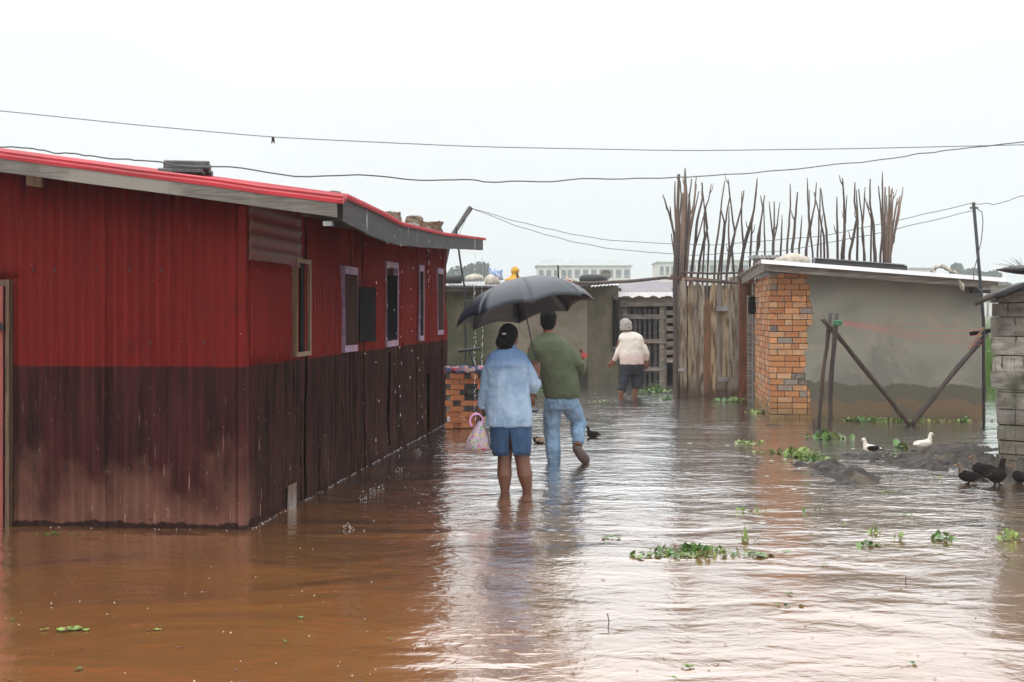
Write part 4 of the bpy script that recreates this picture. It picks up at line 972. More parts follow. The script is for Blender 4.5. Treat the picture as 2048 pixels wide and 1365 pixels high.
# ------------------------------------------------------------------ people
def hand(bm, wrist, d, pn, s=1.0, curl=.3, side=1):
    """palm and five fingers; d = direction of the hand, pn = palm normal, side = thumb side"""
    d = Vector(d).normalized(); pn = Vector(pn); pn = (pn-d*pn.dot(d)).normalized(); x = d.cross(pn).normalized()*side
    w0 = Vector(wrist)
    tube(bm, [w0-d*.02*s, w0+d*.03*s, w0+d*.08*s, w0+d*.092*s], [.026*s, .036*s, .04*s, .032*s], 10, .42, up=pn)
    for i, (o_, l) in enumerate(((.03, .07), (.011, .079), (-.009, .074), (-.028, .058))):
        b = w0+d*.085*s+x*o_*s; pts = [b-d*.02*s, b]; a = 0; q = b.copy()
        for k in range(3):
            a += curl*(.9 if k else .6); dd_ = d*math.cos(a)+pn*math.sin(a); q = q+dd_*l*s*(.45, .32, .25)[k]; pts.append(q.copy())
        tube(bm, pts, [.009*s, .0095*s, .0088*s, .008*s, .0065*s], 8)
    b = w0+d*.02*s+x*.03*s
    tube(bm, [w0+d*.01*s, b, b+(d*.6+x*.6+pn*.3)*.035*s, b+(d*.9+x*.45+pn*(.4+curl*.3))*.065*s], [.016*s, .015*s, .0115*s, .008*s], 8)
def face(head, c, s, back=(0, 1, 0)):
    """a head, its face towards +y (turned by the caller's matrix)"""
def make_head(bm, c, rx, ry, rzz, yaw, neck_to, nr):
    Mx = Matrix.Rotation(yaw, 3, 'Z'); c = Vector(c)
    def b(o, *r, sub=2): ball(bm, c+Mx @ Vector(o), *r, sub=sub, M=Mx)
    b((0, 0, .01), rx, ry, rzz*.92, sub=3); b((0, ry*.25, -rzz*.45), rx*.72, ry*.68, rzz*.5)          # skull, jaw
    b((0, ry*.72, -rzz*.78), rx*.3, ry*.22, rzz*.16)                                               # chin
    b((0, ry*1.02, -rzz*.2), rx*.17, ry*.2, rzz*.2, sub=1); b((0, ry*.97, -rzz*.04), rx*.1, ry*.1, rzz*.2, sub=1)   # nose
    b((0, ry*.88, -rzz*.5), rx*.33, ry*.14, rzz*.09, sub=1)                                          # lips
    b((0, ry*.85, rzz*.18), rx*.6, ry*.12, rzz*.07, sub=1)                                            # brow
    for sx in (-1, 1): b((sx*rx*.98, -ry*.02, -rzz*.1), rx*.14, ry*.2, rzz*.26, sub=2)                   # ears
    tube(bm, [Vector(neck_to)-Vector((0, 0, .05)), Vector(neck_to), c+Vector((0, -.01, -rzz*.6))], [nr*1.25, nr*1.05, nr], 14)
    return Mx
def eyes(par, c, rx, ry, Mx, s=1):
    bm = BM()
    for sx in (-1, 1): ball(bm, Vector(c)+Mx @ Vector((sx*rx*.42, ry*.86, .0)), .012, .01, .008, 2)
    build('eyes', bm, M['cloth_white'], par, smooth=True)
class Fig:
    def __init__(s, Y, px, label, z0=-.25):
        s.Y = Y; s.o = empty('person', (P(px, 0, Y).x, Y, 0), 0, label, 'person'); s.px = px
    def q(s, px, py, dy=0):
        return P(px, py, s.Y+dy)-s.o.location
    def r(s, px, py, dy, wpx, ry):          # ring at an image height
        c = s.q(px, py, dy); return (c.x, c.y, c.z, wpx/2*s.Y/F, ry)

# --- the woman with the umbrella
f = Fig(10.28, 1017, 'person in a faded blue denim shirt and blue skirt, holding the open black umbrella'); W1 = f
bm = BM(); hc_ = f.q(1018, 676)
Mx = make_head(bm, hc_, .074, .092, .108, R(-28), f.q(1017, 700), .047)
stack(bm, [f.r(1017, 850, 0, 74, .1), f.r(1017, 800, 0, 78, .1), f.r(1016, 740, 0, 80, .09), f.r(1016, 716, 0, 52, .07), f.r(1017, 700, 0, 26, .045)], 20)
# arms
tube(bm, [f.q(986, 726), f.q(973, 770, .02), f.q(966, 812, .05), f.q(959, 832, .06)], [.045, .04, .032, .024], 12)
hand(bm, f.q(960, 829, .06), (-.25, .1, -1), (1, 0, 0), .95, 1.1, -1)
tube(bm, [f.q(1045, 726), f.q(1066, 776, .05), f.q(1072, 750, .13)], [.045, .04, .027], 12)
hand(bm, f.q(1073, 750, .13), (.0, .12, 1), (-.35, .9, 0), 1.0, 1.2, 1)
# legs
tube(bm, [f.q(1003, 862), f.q(1010, 905), f.q(1009, 928, -.01), f.q(1009, 950, -.015), f.q(1010, 975), f.q(1010, 992), (f.q(1010, 990).x, 0, -.22)], [.075, .062, .058, .062, .042, .03, .035], 14)
tube(bm, [f.q(1036, 862), f.q(1043, 905), f.q(1046, 928, -.01), f.q(1050, 950, -.015), f.q(1054, 975), f.q(1055, 992), (f.q(1055, 990).x, .0, -.22)], [.075, .066, .06, .064, .043, .03, .035], 14)
for x_ in (1010, 1055):
    c = f.q(x_, 992); tube(bm, [(c.x, -.06, -.225), (c.x, .02, -.22), (c.x, .16, -.235)], [.034, .04, .03], 10, .7)
body = remesh(build('body', bm, M['skin'], f.o), .006, 3); eyes(f.o, hc_, .074, .092, Mx)
bm = BM(); hm = Mx
ball(bm, hc_+Mx @ Vector((0, -.012, .028)), .083, .098, .092, 3); ball(bm, hc_+Mx @ Vector((0, -.052, -.015)), .076, .06, .085, 3); ball(bm, hc_+Mx @ Vector((-.018, -.085, -.035)), .055, .045, .055, 3); ball(bm, hc_+Mx @ Vector((0, -.05, -.06)), .06, .045, .05, 2)
o = build('hair', bm, M['hair'], f.o); remesh(o, .007, 3, .012, .03)
bm = BM(); c = f.q(1008, 668, -.1); box(bm, c.x-.014, c.x+.016, c.y-.045, c.y+.0, c.z-.006, c.z+.007, j=.002); build('hair_clip', bm, M['tin'], f.o)
bm = BM()
stack(bm, [f.r(1019, 852, .0, 92, .145), f.r(1018, 835, .0, 95, .15), f.r(1017, 805, .0, 92, .14), f.r(1015, 775, 0, 86, .125), f.r(1014, 748, 0, 88, .13), f.r(1014, 728, 0, 88, .13), f.r(1014, 714, 0, 81, .115), f.r(1014, 707, 0, 72, .1), f.r(1015, 701, 0, 54, .08), f.r(1016, 697, 0, 38, .065), f.r(1017, 694, 0, 29, .055)], 28, .9)
tube(bm, [f.q(1000, 711), f.q(986, 722), f.q(977, 748, 0), f.q(971, 775, .02), f.q(967, 800, .04), f.q(966, 818, .05)], [.04, .056, .06, .055, .048, .043], 14)
tube(bm, [f.q(1030, 711), f.q(1043, 721), f.q(1057, 747, .02), f.q(1064, 768, .04), f.q(1067, 776, .06), f.q(1071, 768, .09), f.q(1072, 762, .11)], [.04, .058, .064, .06, .057, .05, .04], 14)
o = build('shirt', bm, M['shirt'], f.o); remesh(o, .008, 3, .03, .12)
bm = BM(); stack(bm, [f.r(1017, 698, 0, 33, .062), f.r(1017, 692, 0, 31, .058), f.r(1017, 690, 0, 30, .056)], 24); build('collar', bm, M['shirt'], f.o, smooth=True)
bm = BM(); zc = f.q(0, 733).z
for k in range(14):
    t = k/13; x_ = -.15+.3*t; 
    if k < 13: box(bm, x_, x_+.023, -.136+.03*abs(t-.5)**2*4*.9, -.13+.03*abs(t-.5)**2*4*.9, zc-.0015+.004*math.sin(t*3), zc+.0015+.004*math.sin(t*3))
build('seam', bm, M['shirt'], f.o)
bm = BM(); lc = f.q(967, 816, .05); ball(bm, (lc.x-.0, lc.y-.045, lc.z+.006), .006, .004, .006, 1); build('cuff_button', bm, M['foam'], f.o)
bm = BM(); n = 40; rr = []
for i, (py, wp, ry) in enumerate(((842, 82, .13), (855, 84, .135), (870, 84, .135), (885, 82, .13), (900, 79, .122), (909, 77, .12))):
    row = []
    c = f.q(1021+i*.4, py)
    for k in range(n+1):
        a_ = R(-90)+2*math.pi*k/n; gap = 0
        if py > 868: gap = .008+.02*(py-868)/40
        x_ = c.x+wp/2*f.Y/F*math.cos(a_); 
        if k == 0: x_ += gap-.01
        if k == n: x_ -= gap+.01
        row.append(bm.verts.new((x_, c.y+ry*math.sin(a_)+.004*math.sin(k*1.7), c.z+.006*math.sin(k*.5))))
    rr.append(row)
for r0, r1 in zip(rr, rr[1:]):
    for i in range(n): bm.faces.new((r0[i], r0[i+1], r1[i+1], r1[i]))
o = build('skirt', bm, M['skirt'], f.o, smooth=True); o.modifiers.new('t', 'SOLIDIFY').thickness = .006

# umbrella
tip = P(1037, 549, 10.28+.30); hd = P(1073, 728, 10.28+.17)
ax = (tip-hd); ax.normalize()
ax = Vector((-.215, .13, 1)).normalized()
um = empty('umbrella', hd, 0, 'large open black umbrella tilted forward over two people', 'umbrella')
Q = ax.to_track_quat('Z', 'Y').to_matrix()
LS = (tip-hd).length
apex = LS-.045
def ul(x, y, z): return Q @ Vector((x, y, z))
RU = .595; HU = .3; sub = 6
def canopy_pt(a_, t, k):          # t 0..1 apex to rim, k 0..1 across the panel
    sag = math.sin(k*math.pi)
    r_ = RU*math.sin(t*R(78))/math.sin(R(78)); z = apex-HU*(1-math.cos(t*R(78)))/(1-math.cos(R(78)))
    chord = 1-.115*sag*t**.6
    rim = .04*sag*t**3
    return ul(r_*chord*math.cos(a_), r_*chord*math.sin(a_), z+rim-.012*sag*t*(1-t))
bm = BM(); A0 = R(37)
for p_ in range(8):
    g = [[bm.verts.new(canopy_pt(A0+(p_+k/sub)*2*math.pi/8, t/10, k/sub)) for k in range(sub+1)] for t in range(1, 11)]
    ap = bm.verts.new(ul(0, 0, apex))
    for k in range(sub): bm.faces.new((ap, g[0][k], g[0][k+1]))
    for r0, r1 in zip(g, g[1:]):
        for k in range(sub): bm.faces.new((r0[k], r1[k], r1[k+1], r0[k+1]))
o = build('canopy', bm, M['canopy'], um, smooth=True); o.modifiers.new('t', 'SOLIDIFY').thickness = .0015
for p_ in range(8):
    a_ = A0+p_*2*math.pi/8; bm = BM()
    tube(bm, [canopy_pt(a_, t/8, 0)-ul(0, 0, .006) for t in range(0, 9)]+[canopy_pt(a_, 1, 0)+ul(.012*math.cos(a_), .012*math.sin(a_), -.012)], .0028, 5)
    tube(bm, [ul(0, 0, apex-.22), canopy_pt(a_, .52, 0)-ul(0, 0, .006)], .0022, 5)
    build('rib', bm, M['metal_dark'], um)
bm = BM(); tube(bm, [ul(0, 0, -.13), ul(0, 0, LS+.0)], [.0055, .0055], 8); tube(bm, [ul(0, 0, apex), ul(0, 0, LS), ul(0, 0, LS+.02)], [.009, .007, .003], 8); build('shaft', bm, M['metal_dark'], um)
bm = BM(); tube(bm, [ul(0, 0, .02), ul(0, 0, -.12), ul(.01, 0, -.16), ul(.04, 0, -.175), ul(.06, 0, -.15)], .011, 8); build('handle', bm, M['rubber'], um)
bm = BM(); q0 = canopy_pt(R(-53), .6, 0)
tube(bm, [q0+Vector((-.05, -.01, .015)), q0+Vector((0, -.012, .02)), q0+Vector((.05, -.01, .012)), q0+Vector((.06, -.01, -.005))], .004, 5); build('strap', bm, M['canopy'], um)

# plastic bag
bc = P(957, 868, 10.3)
bg_ = empty('plastic_bag', bc, 0, 'flowery plastic bag with pink loop handles, held by the person in denim', 'bag')
bm = BM(); k_ = 10.3/F
stack(bm, [(0, 0, -32*k_, 26*k_, .05), (0, 0, -29*k_, 28*k_, .06), (0, 0, -12*k_, 24*k_, .065), (2*k_, 0, 4*k_, 17*k_, .05), (4*k_, 0, 18*k_, 9*k_, .03), (5*k_, .0, 26*k_, 5*k_, .02)], 28)
for v in bm.verts: v.co += Vector((1, .8, .3))*.012*fbm((v.co.x*16, v.co.y*16, v.co.z*9), 3)
build('bag_body', bm, M['bag'], bg_, smooth=True)
bm = BM()
for dy in (-.012, .012):
    pts = [Vector((-4*k_+13*k_*math.cos(a_), dy, 26*k_+14*k_*math.sin(a_))) for a_ in [R(-70)+i*R(300)/14 for i in range(15)]]
    tube(bm, pts, [.014+.003*math.sin(i) for i in range(15)], 7, .6)
build('handles', bm, M['bag_pink'], bg_, smooth=True)

# --- the man in the green sweater
f = Fig(12.3, 1115, 'person in an olive green sweater and light jeans lifting one wet shoe'); 
bm = BM(); hc_ = f.q(1097, 643, .02)
Mx = make_head(bm, hc_, .076, .095, .115, R(-6), f.q(1098, 668), .055)
stack(bm, [f.r(1122, 800, 0, 62, .1), f.r(1118, 770, 0, 62, .1), f.r(1106, 720, 0, 68, .1), f.r(1100, 690, 0, 66, .09), f.r(1099, 672, 0, 30, .055)], 20)
tube(bm, [f.q(1066, 696), f.q(1060, 745, .0), f.q(1060, 790, .06)], [.05, .042, .028], 12)
hand(bm, f.q(1061, 786, .06), (.1, .1, -1), (0, 1, 0), 1, .5, 1)
tube(bm, [f.q(1134, 695), f.q(1158, 742, .04), f.q(1163, 722, .26)], [.05, .042, .028], 12)
hand(bm, f.q(1166, 722, .24), (.15, .4, .9), (-1, .2, 0), .95, .9, 1)
tube(bm, [f.q(1103, 812), f.q(1103, 862, .04), f.q(1107, 922, 0), (f.q(1107, 900).x, 0, -.26)], [.075, .055, .042, .036], 12)
tube(bm, [f.q(1140, 812), f.q(1157, 848, .1), f.q(1156, 893, -.12)], [.075, .056, .042], 12)
c = f.q(1107, 900); tube(bm, [(c.x, -.07, -.275), (c.x, .03, -.27), (c.x, .18, -.285)], [.035, .042, .032], 10, .7)
remesh(build('body', bm, M['skin_red'], f.o), .007, 3); eyes(f.o, hc_, .076, .095, Mx)
bm = BM(); ball(bm, hc_+Mx @ Vector((0, -.012, .035)), .083, .1, .095, 3); ball(bm, hc_+Mx @ Vector((0, -.05, -.015)), .074, .055, .075, 3)
remesh(build('hair', bm, M['hair'], f.o), .007, 3, .008, .03)
bm = BM()
stack(bm, [f.r(1124, 797, 0, 66, .13), f.r(1124, 788, 0, 74, .145), f.r(1122, 770, 0, 74, .15), f.r(1116, 745, 0, 76, .15), f.r(1108, 720, 0, 80, .15), f.r(1103, 701, 0, 84, .15), f.r(1100, 688, 0, 77, .13), f.r(1099, 682, 0, 67, .115), f.r(1098, 676, 0, 50, .09), f.r(1098, 672, 0, 37, .075), f.r(1098, 666, 0, 28, .062)], 28, .9)
tube(bm, [f.q(1084, 683), f.q(1073, 691), f.q(1065, 720, 0), f.q(1062, 750, .0), f.q(1061, 782, .05)], [.05, .068, .07, .06, .046], 14)
tube(bm, [f.q(1114, 684), f.q(1126, 692), f.q(1142, 710, .0), f.q(1155, 730, .0), f.q(1160, 742, .03), f.q(1164, 730, .18)], [.05, .072, .076, .066, .058, .045], 14)
remesh(build('sweater', bm, M['sweater'], f.o), .009, 3, .03, .17)
bm = BM()
stack(bm, [f.r(1123, 788, 0, 62, .12), f.r(1123, 802, 0, 66, .13), f.r(1123, 818, 0, 64, .125)], 22)
tube(bm, [f.q(1107, 806), f.q(1104, 835, .02), f.q(1103, 862, .04), f.q(1105, 895, .0), f.q(1108, 927, 0), (f.q(1108, 925).x, 0, -.12)], [.095, .088, .078, .074, .068, .06], 16)
tube(bm, [f.q(1139, 806), f.q(1149, 828, .06), f.q(1157, 848, .1), f.q(1156, 870, .0), f.q(1155, 890, -.1)], [.095, .086, .078, .066, .056], 16)
remesh(build('jeans', bm, M['jeans'], f.o), .009, 3, .035, .08)
bm = BM(); tube(bm, [f.q(1151, 891, -.1), f.q(1154, 898, -.14), f.q(1163, 911, -.14), f.q(1172, 922, -.1), f.q(1175, 926, -.08)], [.035, .055, .064, .06, .038], 12, .7, up=Vector((-.4, 1, .3)))
remesh(build('shoe', bm, M['shoe'], f.o), .008, 2)
bm = BM(); c = f.q(1168, 711, .22); box(bm, c.x-.02, c.x+.03, c.y-.01, c.y+.02, c.z-.02, c.z+.02, j=.006)
o = build('red_purse', bm, M['cord_red'], None, f.o.location); tag(o, 'small red object in the raised hand of the person in green', 'purse')
bm = BM(); c = P(1068, 822, 11.6); stack(bm, [(0, 0, -.01, .03, .02), (0, 0, 0, .05, .03), (.0, 0, .008, .045, .03)], 12); tag(build('blue_cup', bm, M['skirt'], None, c, smooth=True), 'small blue object showing just right of the denim shirt hem', 'cup')

# --- the third person wading ahead
f = Fig(21.8, 1262, 'person in a cream jumper, dark trousers and grey knitted hat wading ahead')
bm = BM(); hc_ = f.q(1253, 655)
Mx = make_head(bm, hc_, .082, .098, .118, R(20), f.q(1255, 670), .055)
stack(bm, [f.r(1264, 735, 0, 42, .12), f.r(1262, 700, 0, 44, .12), f.r(1262, 678, 0, 40, .1), f.r(1258, 667, 0, 20, .06)], 18)
tube(bm, [f.q(1241, 680), f.q(1236, 705), f.q(1228, 722, .03)], [.05, .042, .028], 10); hand(bm, f.q(1228, 720, .03), (-.6, .1, -.8), (0, 1, 0), 1.15, .5, 1)
tube(bm, [f.q(1286, 684), f.q(1294, 705), f.q(1293, 722, .03)], [.05, .042, .028], 10); hand(bm, f.q(1293, 721, .03), (-.2, .1, -1), (0, 1, 0), 1.15, .5, 1)
tube(bm, [f.q(1252, 735), f.q(1246, 765, -.05), f.q(1242, 785, -.12), (f.q(1241, 780).x, 0, -.2)], [.08, .062, .05, .04], 12)
tube(bm, [f.q(1275, 735), f.q(1273, 765, .02), f.q(1270, 785, 0), (f.q(1268, 780).x, 0, -.2)], [.08, .062, .052, .04], 12)
remesh(build('body', bm, M['skin_red'], f.o), .009, 3); eyes(f.o, hc_, .08, .095, Mx)
bm = BM(); stack(bm, [f.r(1252, 661, 0, 24, .108), f.r(1252, 654, 0, 25, .115), f.r(1251.5, 646, 0, 24, .11), f.r(1251, 640, 0, 17, .08), f.r(1251, 637, 0, 7, .04)], 22); remesh(build('knitted_hat', bm, M['knit'], f.o), .01, 2, .02, .03)
bm = BM(); stack(bm, [f.r(1264, 729, 0, 49, .17), f.r(1263, 715, 0, 50, .17), f.r(1263, 700, 0, 44, .155), f.r(1263, 686, 0, 47, .15), f.r(1262, 677, 0, 50, .14), f.r(1261, 671, 0, 44, .12), f.r(1259, 666, 0, 31, .09), f.r(1257, 664, 0, 17, .07)], 24, .9)
tube(bm, [f.q(1250, 677), f.q(1244, 684), f.q(1239, 697), f.q(1235, 708), f.q(1228, 722, .03)], [.05, .065, .06, .05, .038], 12)
tube(bm, [f.q(1273, 677), f.q(1281, 684), f.q(1289, 697), f.q(1293, 708), f.q(1294, 722, .03)], [.05, .065, .06, .054, .04], 12)
remesh(build('jumper', bm, M['cardi'], f.o), .012, 4, .018, .12)
bm = BM(); stack(bm, [f.r(1264, 724, 0, 48, .16), f.r(1264, 738, 0, 48, .16), f.r(1263, 748, 0, 44, .13)], 20)
tube(bm, [f.q(1252, 742), f.q(1249, 758, -.03), f.q(1245, 776, -.09), f.q(1244, 783, -.11)], [.11, .092, .08, .072], 14); tube(bm, [f.q(1275, 742), f.q(1275, 758, .02), f.q(1273, 772, 0), f.q(1272, 777)], [.112, .098, .088, .078], 14)
remesh(build('trousers', bm, M['trouser'], f.o), .012, 3, .025, .1)

# ------------------------------------------------------------------ ducks
def duck(px, py, yaw, s, bm_, hm_, wm_, label, swim=False, size=1.0, neck=1.0):
    g = W(px, py); zz = mudz(g.x, g.y) if not swim else 0; zz = max(zz, 0)
    d = empty('duck', (g.x, g.y, zz), yaw, label, 'duck', 'ducks'); d.scale = (s,)*3
    lift = -.02 if swim else .025
    bm = BM()
    ball(bm, (0, 0, .1+lift), .15, .1, .1, 3); ball(bm, (.08, 0, .12+lift), .1, .09, .1, 2); ball(bm, (-.15, 0, .11+lift), .1, .05, .03, 2)
    if not swim:
        for sy in (-.04, .04):
            tube(bm, [(0, sy, .07+lift), (.01, sy, .05), (0, sy, .0)], [.03, .013, .01], 8); tube(bm, [(-.01, sy, .008), (.07, sy, .006)], [.012, .028], 8, .3)
    o = build('body', bm, bm_, d); remesh(o, .009, 3)
    bm = BM(); tube(bm, [(.08, 0, .14+lift), (.13, 0, .19+lift), (.135, 0, .25*neck+lift), (.145, 0, .3*neck+lift)], [.08, .055, .042, .036], 10); ball(bm, (.16, 0, .31*neck+lift), .05, .04, .042, 2)
    remesh(build('head', bm, hm_, d), .007, 2)
    bm = BM(); tube(bm, [(.195, 0, .3*neck+lift), (.22, 0, .295*neck+lift), (.245, 0, .29*neck+lift)], [.017, .017, .011], 8, .45); build('bill', bm, M['bill'], d, smooth=True)
    for sy in (-1, 1):
        bm = BM(); ball(bm, (-.04, sy*.095, .12+lift), .15, .025, .065, 2, M=None); build('wing', bm, wm_, d, smooth=True)
    return d
M['dark_mottle'] = mk('dark_mottled_feathers', (.16, .12, .09), (.04, .03, .025), None, 40, rough=.9, bump=.003, bs=50); G2 = M['dark_mottle']
B, Wt, G = M['black_feather'], M['white_feather'], M['grey_feather']
duck(1742, 905, R(172), .46, Wt, Wt, B, 'pied duck with white front and black wings, left on the mud bank', swim=True)
duck(1848, 907, R(12), .52, Wt, Wt, Wt, 'all white duck standing on the mud bank')
duck(1938, 968, R(165), .5, B, G2, B, 'dark duck with pale mottled neck, leftmost in the group by the hut')
duck(1965, 955, R(130), .54, B, G2, B, 'black duck with a dull brown head turned back, second in the group by the hut')
duck(1993, 970, R(35), .6, B, B, B, 'wholly black duck, largest in the group by the hut')
duck(2040, 968, R(110), .46, B, G2, B, 'small brown headed duck at the right edge of the picture')
duck(1186, 875, R(175), .4, B, B, B, 'small black duckling swimming right of the person in green', swim=True)
duck(1079, 887, R(175), .42, B, G, G, 'dark duckling with pale breast swimming between the two people', swim=True, neck=.55)
# ------------------------------------------------------------------ plants
def leafy(bm, c, r, up, n=8, tilt=None, stem=0):
    """one spoon shaped leaf"""
    th = random.uniform(0, 6.28); tl = random.uniform(.1, .5) if tilt is None else tilt
    Mm = Matrix.Rotation(th, 3, 'Z') @ Matrix.Rotation(tl, 3, 'X')
    ctr = Vector(c)+Vector((0, 0, up)); m = bm.verts.new(ctr+Mm @ Vector((0, 0, -r*.12)))
    ring = [bm.verts.new(ctr+Mm @ Vector((r*math.cos(a)*.85, r*math.sin(a)*(1.15 if math.sin(a) > 0 else .9), r*.1*math.cos(2*a)))) for a in [2*math.pi*k/n for k in range(n)]]
    for i in range(n): bm.faces.new((m, ring[i], ring[(i+1) % n]))
    if stem > 0: tube(bm, [Vector(c)+Vector((random.uniform(-.02, .02), random.uniform(-.02, .02), -.01)), ctr], [r*.16, r*.07], 4)
def clump(px, py, wpx, n, rl, up, label, m='leaf', name='water_hyacinth', dpx=6, blades=0):
    g = W(px, py); random.seed(int(px*7+py)); hw = wpx/2*g.y/F; hd = dpx*g.y*g.y/(F*H)
    gz = 0
    bm = BM()
    for i in range(n):
        x = random.gauss(0, .5)*hw; y = random.uniform(-1, 1)*hd*(1-abs(x)/hw/2.5); r = rl*random.uniform(.35, 1.05)
        t = random.random(); u = .75*up*t*t*(1-min(.8, abs(x)/hw))
        leafy(bm, (x, y, max(.004, mudz(g.x+x, g.y+y)) if g.x > 2.3 else .004), r, u+.004, tilt=(random.uniform(.7, 1.5) if t > .6 and up > .02 else random.uniform(0, .35)), stem=1 if u > .01 else 0)
    for i in range(blades):
        x = random.gauss(0, .4)*hw; y = random.uniform(-1, 1)*hd; h = up*random.uniform(.6, 1.6); d = random.uniform(-.5, .5)
        a = bm.verts.new((x-.005, y, 0)); b = bm.verts.new((x+.005, y, 0)); c = bm.verts.new((x+d*h, y+random.uniform(-.3, .3)*h, h)); bm.faces.new((a, b, c))
    return tag(build(name, bm, M[m], None, (g.x, g.y, 0), smooth=False), label, 'plant', 'floating weed on the flood water')
random.seed(77)
clump(1380, 1108, 190, 120, .024, .04, 'widest floating raft of water hyacinth in the middle foreground', dpx=11, blades=14)
clump(1300, 1115, 80, 30, .022, .02, 'thin left tail of the widest hyacinth raft', 'leaf_pale', dpx=7)
clump(1400, 1106, 170, 90, .016, .035, 'yellowish stems and old leaves tangled in the widest hyacinth raft', 'leaf_pale', dpx=10, blades=22)
clump(1385, 1100, 14, 4, .03, .05, 'round upright leaf standing on the widest hyacinth raft', dpx=2)
clump(1512, 1112, 60, 22, .028, .02, 'dark flat leaf cluster just right of the widest hyacinth raft', dpx=5)
clump(1575, 1106, 24, 4, .018, .01, 'two small leaves adrift right of the foreground raft', dpx=2)
clump(1495, 1082, 32, 16, .022, .1, 'upright sprig with pale stems behind the foreground raft', 'leaf_pale', dpx=6, blades=4)
clump(1222, 1078, 50, 12, .018, .01, 'row of small leaves left of the foreground raft', dpx=3)
clump(1490, 1023, 70, 16, .02, .03, 'thin line of weed in open water, ringed by ripples', 'leaf_pale', dpx=3)
clump(1625, 1022, 40, 6, .02, .03, 'two sprigs in open water left of the wavy patch', dpx=2)
clump(1500, 888, 50, 40, .03, .04, 'small green patch left of the cord frame posts', 'leaf_pale', dpx=4)
clump(1652, 876, 66, 60, .045, .1, 'bright green clump at the foot of the cord frame posts', dpx=4, blades=16)
clump(1600, 912, 74, 70, .045, .1, 'bushy green clump behind the dark mud lumps', 'leaf_pale', dpx=6, blades=14)
clump(1640, 922, 70, 50, .035, .06, 'green weed on top of the dark mud lumps', dpx=4, blades=10)
clump(1800, 896, 30, 18, .045, .1, 'leafy tuft between the pied duck and the white duck', dpx=3)
clump(1800, 918, 130, 60, .02, .02, 'low yellowish weed along the mud bank', 'leaf_pale', dpx=6)
clump(1555, 905, 90, 40, .03, .03, 'loose weed in the water left of the mud lumps', 'leaf_pale', dpx=4)
clump(1780, 985, 36, 14, .02, .01, 'pale leaves in front of the mud lumps', 'leaf_pale', dpx=2)
clump(1880, 957, 50, 14, .02, .01, 'pale flat leaves left of the dark ducks', 'leaf_pale', dpx=2)
clump(1812, 1032, 18, 5, .025, .02, 'single round leaf in open water below the mud bank', dpx=1.5)
clump(1690, 1070, 260, 22, .014, .015, 'loosely scattered leaf bits across the right foreground', 'leaf_pale', dpx=30)
clump(1685, 1051, 12, 6, .018, .03, 'tiny sprig above the curled dry leaf', 'leaf_pale', dpx=1.5)
clump(1752, 1068, 34, 8, .02, .07, 'curled upright dry green leaf in the right foreground', 'leaf_pale', dpx=2, blades=5)
clump(1735, 1092, 44, 14, .022, .03, 'small sprigs left of the right foreground weed row', dpx=3)
clump(1800, 1082, 34, 12, .022, .06, 'sprig in the middle of the right foreground weed row', 'leaf_pale', dpx=3)
clump(1885, 1080, 56, 18, .026, .06, 'leafy sprigs in the right foreground below the ducks', dpx=4)
clump(2020, 1080, 50, 30, .026, .07, 'yellow green sprigs near the right edge in the hut reflection', 'leaf_pale', dpx=5, blades=6)
clump(1310, 784, 66, 110, .05, .14, 'leafy green patch behind the legs of the person in cream', dpx=3, blades=24)
clump(1335, 800, 26, 18, .04, .05, 'small green patch just right of the person in cream', dpx=1.5)
clump(1462, 803, 76, 60, .05, .06, 'green weed along the foot of the board gate', 'leaf', dpx=2, blades=10)
clump(1515, 826, 40, 24, .04, .04, 'weed beside the foot of the brick corner', 'leaf_pale', dpx=2)
clump(1210, 804, 60, 20, .03, .02, 'sparse weed left of the person in cream', 'leaf_pale', dpx=2)
clump(1078, 782, 40, 40, .05, .14, 'green tuft glimpsed between the two people', dpx=2, blades=8)
clump(1850, 844, 260, 90, .03, .03, 'low strip of weed along the plastered wall right of the braces', 'leaf_pale', dpx=2, blades=20)
clump(1745, 842, 150, 110, .035, .05, 'strip of weed along the plastered wall left of the braces', dpx=2, blades=30)
clump(1930, 842, 22, 16, .035, .08, 'little upright tuft by the right end of the plastered wall', dpx=1.5, blades=6)
clump(100, 1070, 60, 14, .02, .01, 'bright green leaf strip at the foot of the red front wall', 'leaf', dpx=2)
clump(135, 1262, 80, 26, .02, .01, 'pale floating stems in the lower left foreground', 'leaf_pale', dpx=4)
clump(300, 1262, 30, 4, .016, .01, 'few reddish leaves adrift in the left foreground', 'leaf_pale', dpx=1)
clump(607, 1238, 16, 4, .012, .01, 'dark speck of leaf in the brown foreground', 'leaf', dpx=1)
clump(570, 1288, 12, 3, .012, .01, 'tiny green leaf low in the brown foreground', 'leaf', dpx=1)
clump(158, 1342, 24, 6, .014, .01, 'small leaves at the bottom left', 'leaf', dpx=2)
clump(1378, 1336, 30, 7, .016, .01, 'small leaves at the bottom centre', 'leaf_pale', dpx=1.5)
clump(1565, 1212, 52, 6, .018, .01, 'two leaves adrift in the white reflection', 'leaf', dpx=1.5)
clump(1650, 1131, 14, 4, .018, .01, 'single pale leaf right of the hyacinth raft', 'leaf_pale', dpx=1)
clump(1582, 1189, 12, 4, .018, .01, 'single green leaf above the two adrift leaves', 'leaf', dpx=1)
clump(1373, 1280, 8, 3, .012, .01, 'lone tiny leaf in the bright foreground', 'leaf', dpx=1)
clump(1345, 1358, 16, 4, .014, .01, 'pale leaf at the very bottom centre', 'leaf_pale', dpx=1)
clump(775, 1282, 30, 4, .012, .01, 'leaf bits between the brown and the bright water', 'leaf', dpx=1)
clump(1820, 1328, 16, 4, .014, .01, 'tiny leaf at the bottom right', 'leaf', dpx=1)
